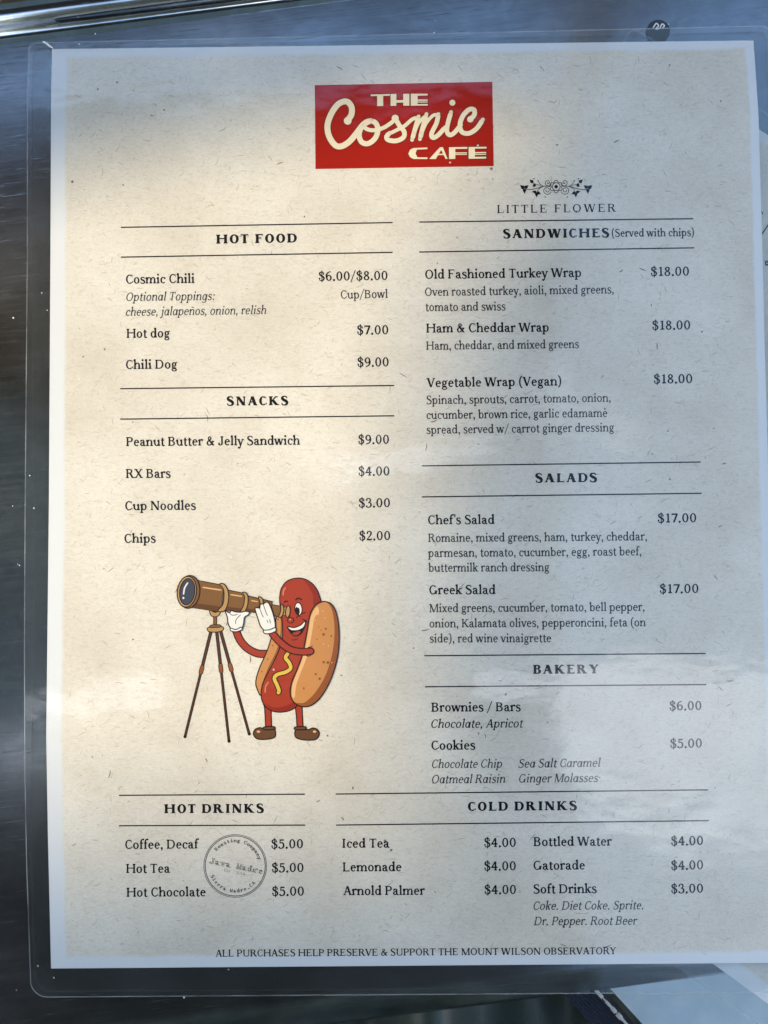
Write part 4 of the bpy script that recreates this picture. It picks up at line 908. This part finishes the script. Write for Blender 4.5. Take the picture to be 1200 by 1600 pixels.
SB = [shadow_pt(*p, HU) for p in ((1500, 1270), (620, 1290), (80, 1310), (-500, 1330))]
YN, YM, YS0, YS1, XE = 1.0, 0.30, -0.46, -0.508, 0.42
blocker('blocker_board', EB + [(EB[-1][0], YM), (XE, YM), (XE, YN), (EB[0][0], YN)], M_BLOCK_BROWN)
blocker('blocker_board', NB + [(NB[-1][0], 1.0), (NB[0][0], 1.0)], M_BLOCK_BROWN)
XW = EB[-1][0]
blocker('upper_blocker', SB + [(SB[-1][0], -1.0), (SB[0][0], -1.0)], M_BLOCK_BLUE)
blocker('blocker_canvas', [(XW, YS0), (XE, YS0), (XE, YM - .003), (.34, YM - .003), (.28, YM - .026), (.05, YM - .048), (-.18, YM - .060), (-.24, YM - .003), (XW, YM - .003)], M_BLOCK_BLUE)
blocker('cross_blocker', [(-.58, YS1 - .02), (.25, YS1 - .02), (.25, YS0 + .02), (-.58, YS0 + .02)], M_DARK)
blocker('blocker_canvas', [(-2.3, YS1), (-2.3, -1.7), (XE, -1.7), (XE, YS1)], M_DARK)
for x, y in ((-2.2, .85), (-2.2, -1.6), (.38, .9), (.38, -1.6)):
    mb = MB(); mb.box(x - .04, x + .04, y - .04, y + .04, 0, HR + 1.0); mb.build('blocker_post', M_BLOCK_BROWN, PG)
for x, y in ((SB[0][0], .5), (SB[0][0], -.9), (SB[-1][0], .5), (SB[-1][0], -.9)):
    mb = MB(); mb.box(x - .04, x + .04, y - .08, y, 0, HU + 1.0); mb.build('blocker_post', M_BLOCK_BROWN, PG)

# ------------------------------------------------------------------ things in front of the counter
def atz(px, py, z):
    p = at(px, py); k = (CAM_POS.z - z) / (CAM_POS.z - BASE)
    return CAM_POS.x + (p[0] - CAM_POS.x) * k, CAM_POS.y + (p[1] - CAM_POS.y) * k
M3 = empty('laminated_menu', (0, 0, 0)); ANG3 = R(42); Z3 = -0.045
c3 = atz(936, 1552, Z3); d3 = (math.sin(ANG3), -math.cos(ANG3)); r3 = (math.cos(ANG3), math.sin(ANG3))
M3.location = (c3[0], c3[1], Z3); M3.rotation_euler = (0, 0, ANG3 )
tag(M3, 'blank back of a laminated menu, tinted pale blue for reflected sky, lying below the front edge of the counter', 'menu')
M_BACK = mat('sky tinted paper', (0.60, 0.68, 0.74), 0.6, spec=0.2)
t = NT(M_BACK); t.link(t.ramp(t.noise(t.obj(), 60, 5, 0.6), [(0.35, (0.50, 0.65, 0.76)), (0.65, (0.66, 0.79, 0.88))]), t.b.inputs['Base Color'])  # blue mottle stands in for sky and cloud reflected on the sheet
mb = MB(); mb.box(0.004, 0.22, -0.20, 0.08, -0.0001, 0.0001); mb.build('paper', M_BACK, M3)
mb = MB(); mb.box(0.0, 0.224, -0.204, 0.084, -0.0003, 0.0004); b = mb.build('laminating_pouch', [M_FILM, M_EDGE], M3)
for k in (2, 3, 4, 5): b.data.polygons[k].material_index = 1
mb = MB()
mb.grid(lambda u, v: (-0.0006 + 0.0006 * math.sin(v * 60) * math.sin(v * 23), 0.084 - 0.288 * v, 0.0004 + 0.0014 * math.sin(math.pi * u)), 6, 60)
gl = mat('bright crimped edge', (0.55, 0.56, 0.55), 0.25); mb2 = MB()
rnd = random.Random(3)
for k in range(200):
    y = 0.084 - 0.288 * (k + rnd.random()) / 200; w = rnd.uniform(.0002, .0008)
    mb2.grid(lambda u, v, y=y, w=w: (-w * 1.2 + 2.2 * w * u, y - .0022 * v, 0.0005 + w * .6 * math.sin(math.pi * u) * math.sin(math.pi * v)), 4, 3)
mb2.build('crimped_edge', gl, M3, True)

M_GREEN = mat('dark green cloth', (0.040, 0.060, 0.048), 0.42); t = NT(M_GREEN); M_GREEN.node_tree.nodes['Principled BSDF'].inputs['Sheen Weight'].default_value = 0.3
t.link(t.bump(t.noise(t.mapping(t.obj(), (900, 2200, 900)), 1, 3), 0.25, 0.0004), t.b.inputs['Normal'])
def cloth(u, v):
    x = -0.24 + 0.42 * u; w = v * 5
    y, z = ((-0.150 - 0.10 * w, -0.075 + 0.004 * w) if w < 1 else (-0.250 - 0.075 * math.sin((w - 1) / 4 * 1.5), -0.071 + 0.34 * (w - 1) / 4))
    f = 0.010 * math.sin(x * 78 + v * 2 + 0.6) + 0.006 * math.sin(x * 150 + 1 - v * 3) + 0.004 * math.sin(x * 37 + v * 6)
    return (x, y, z + f) if w < 1 else (x * (1 - .12 * (w - 1) / 4), y - f - 0.35 * x * x, z + f * max(0, 2 - w))
mb = MB(); mb.grid(cloth, 120, 80)
mb.grid(lambda u, v: (cloth(u, v)[0], cloth(u, v)[1] - 0.003, cloth(u, v)[2] - 0.004), 120, 80)
JK = mb.build('jacket', M_GREEN, None, True)
tag(JK, 'dark green jacket cloth with soft folds, showing below the front edge of the counter', 'jacket')
M_NAVY = mat('navy webbing', (0.018, 0.028, 0.055), 0.7); t = NT(M_NAVY)
wv = t.new('ShaderNodeTexWave', wave_type='BANDS', bands_direction='DIAGONAL', i_Scale=420.0); t.link(t.obj(), wv.inputs['Vector']); t.link(t.bump(wv.outputs['Fac'], 0.8, 0.0006), t.b.inputs['Normal'])
a0 = Vector(atz(898, 1530, -0.055)); a1 = Vector(atz(990, 1640, -0.055)); dr = (a1 - a0).normalized(); nr = Vector((-dr.y, dr.x))
mb = MB(); hw = 0.0060
pts = [a0 + nr * hw - dr * .0, a1 + nr * hw + dr * .06, a1 - nr * hw + dr * .06, a0 - nr * hw]
prism(mb, [(p.x, p.y) for p in pts], -0.056, -0.054)
tag(mb.build('bag_strap', M_NAVY), 'navy blue woven bag strap between the dark green cloth and the pale laminated sheet', 'strap')

# ------------------------------------------------------------------ small things near the top edge
sp = at(1030, 46)
ST = empty('round_sticker', (sp[0], sp[1], 0.0))
tag(ST, 'small dark round sticker with a white squiggle, half under the top edge of the pouch', 'sticker')
mb = MB(); prism(mb, disc(0, 0, 0.0036, n=32), 0.0001, 0.0005); mb.build('backing', mat('smoky sticker', (0.035, 0.042, 0.048), 0.3), ST)
mb = MB()
for pts in ([(-.0016, .0004), (-.0006, .0018), (.0001, .0010), (-.0008, .0001), (.0006, .0003)], [(.0006, .0004), (.0012, .0016), (.0019, .0010), (.0012, .0002)]):
    for q in ribbon(catmull(pts, 6), 0.00042): mb.poly([(p[0], p[1] + .0006, 0.00053) for p in q])
mb.build('squiggle', mat('white paint', (0.75, 0.77, 0.8), 0.5), ST)
mb = MB()
pts = [at(*p) for p in ((68, 67), (73, 69), (78, 73), (84, 77))]  # white sliver in place of the glint on the lifted film corner
cc = catmull(pts, 6)
for q in ribbon(cc, [0.00012 + 0.0004 * math.sin(math.pi * i / (len(cc) - 1)) for i in range(len(cc))]): prism(mb, q, BASE + 0.0005, BASE + 0.0008)
tag(mb.build('corner_glint', mat('white lint', (0.8, 0.8, 0.8), 0.5)), 'tiny curved white sliver standing in for a film glint at the top left corner of the large laminated menu', 'glint')
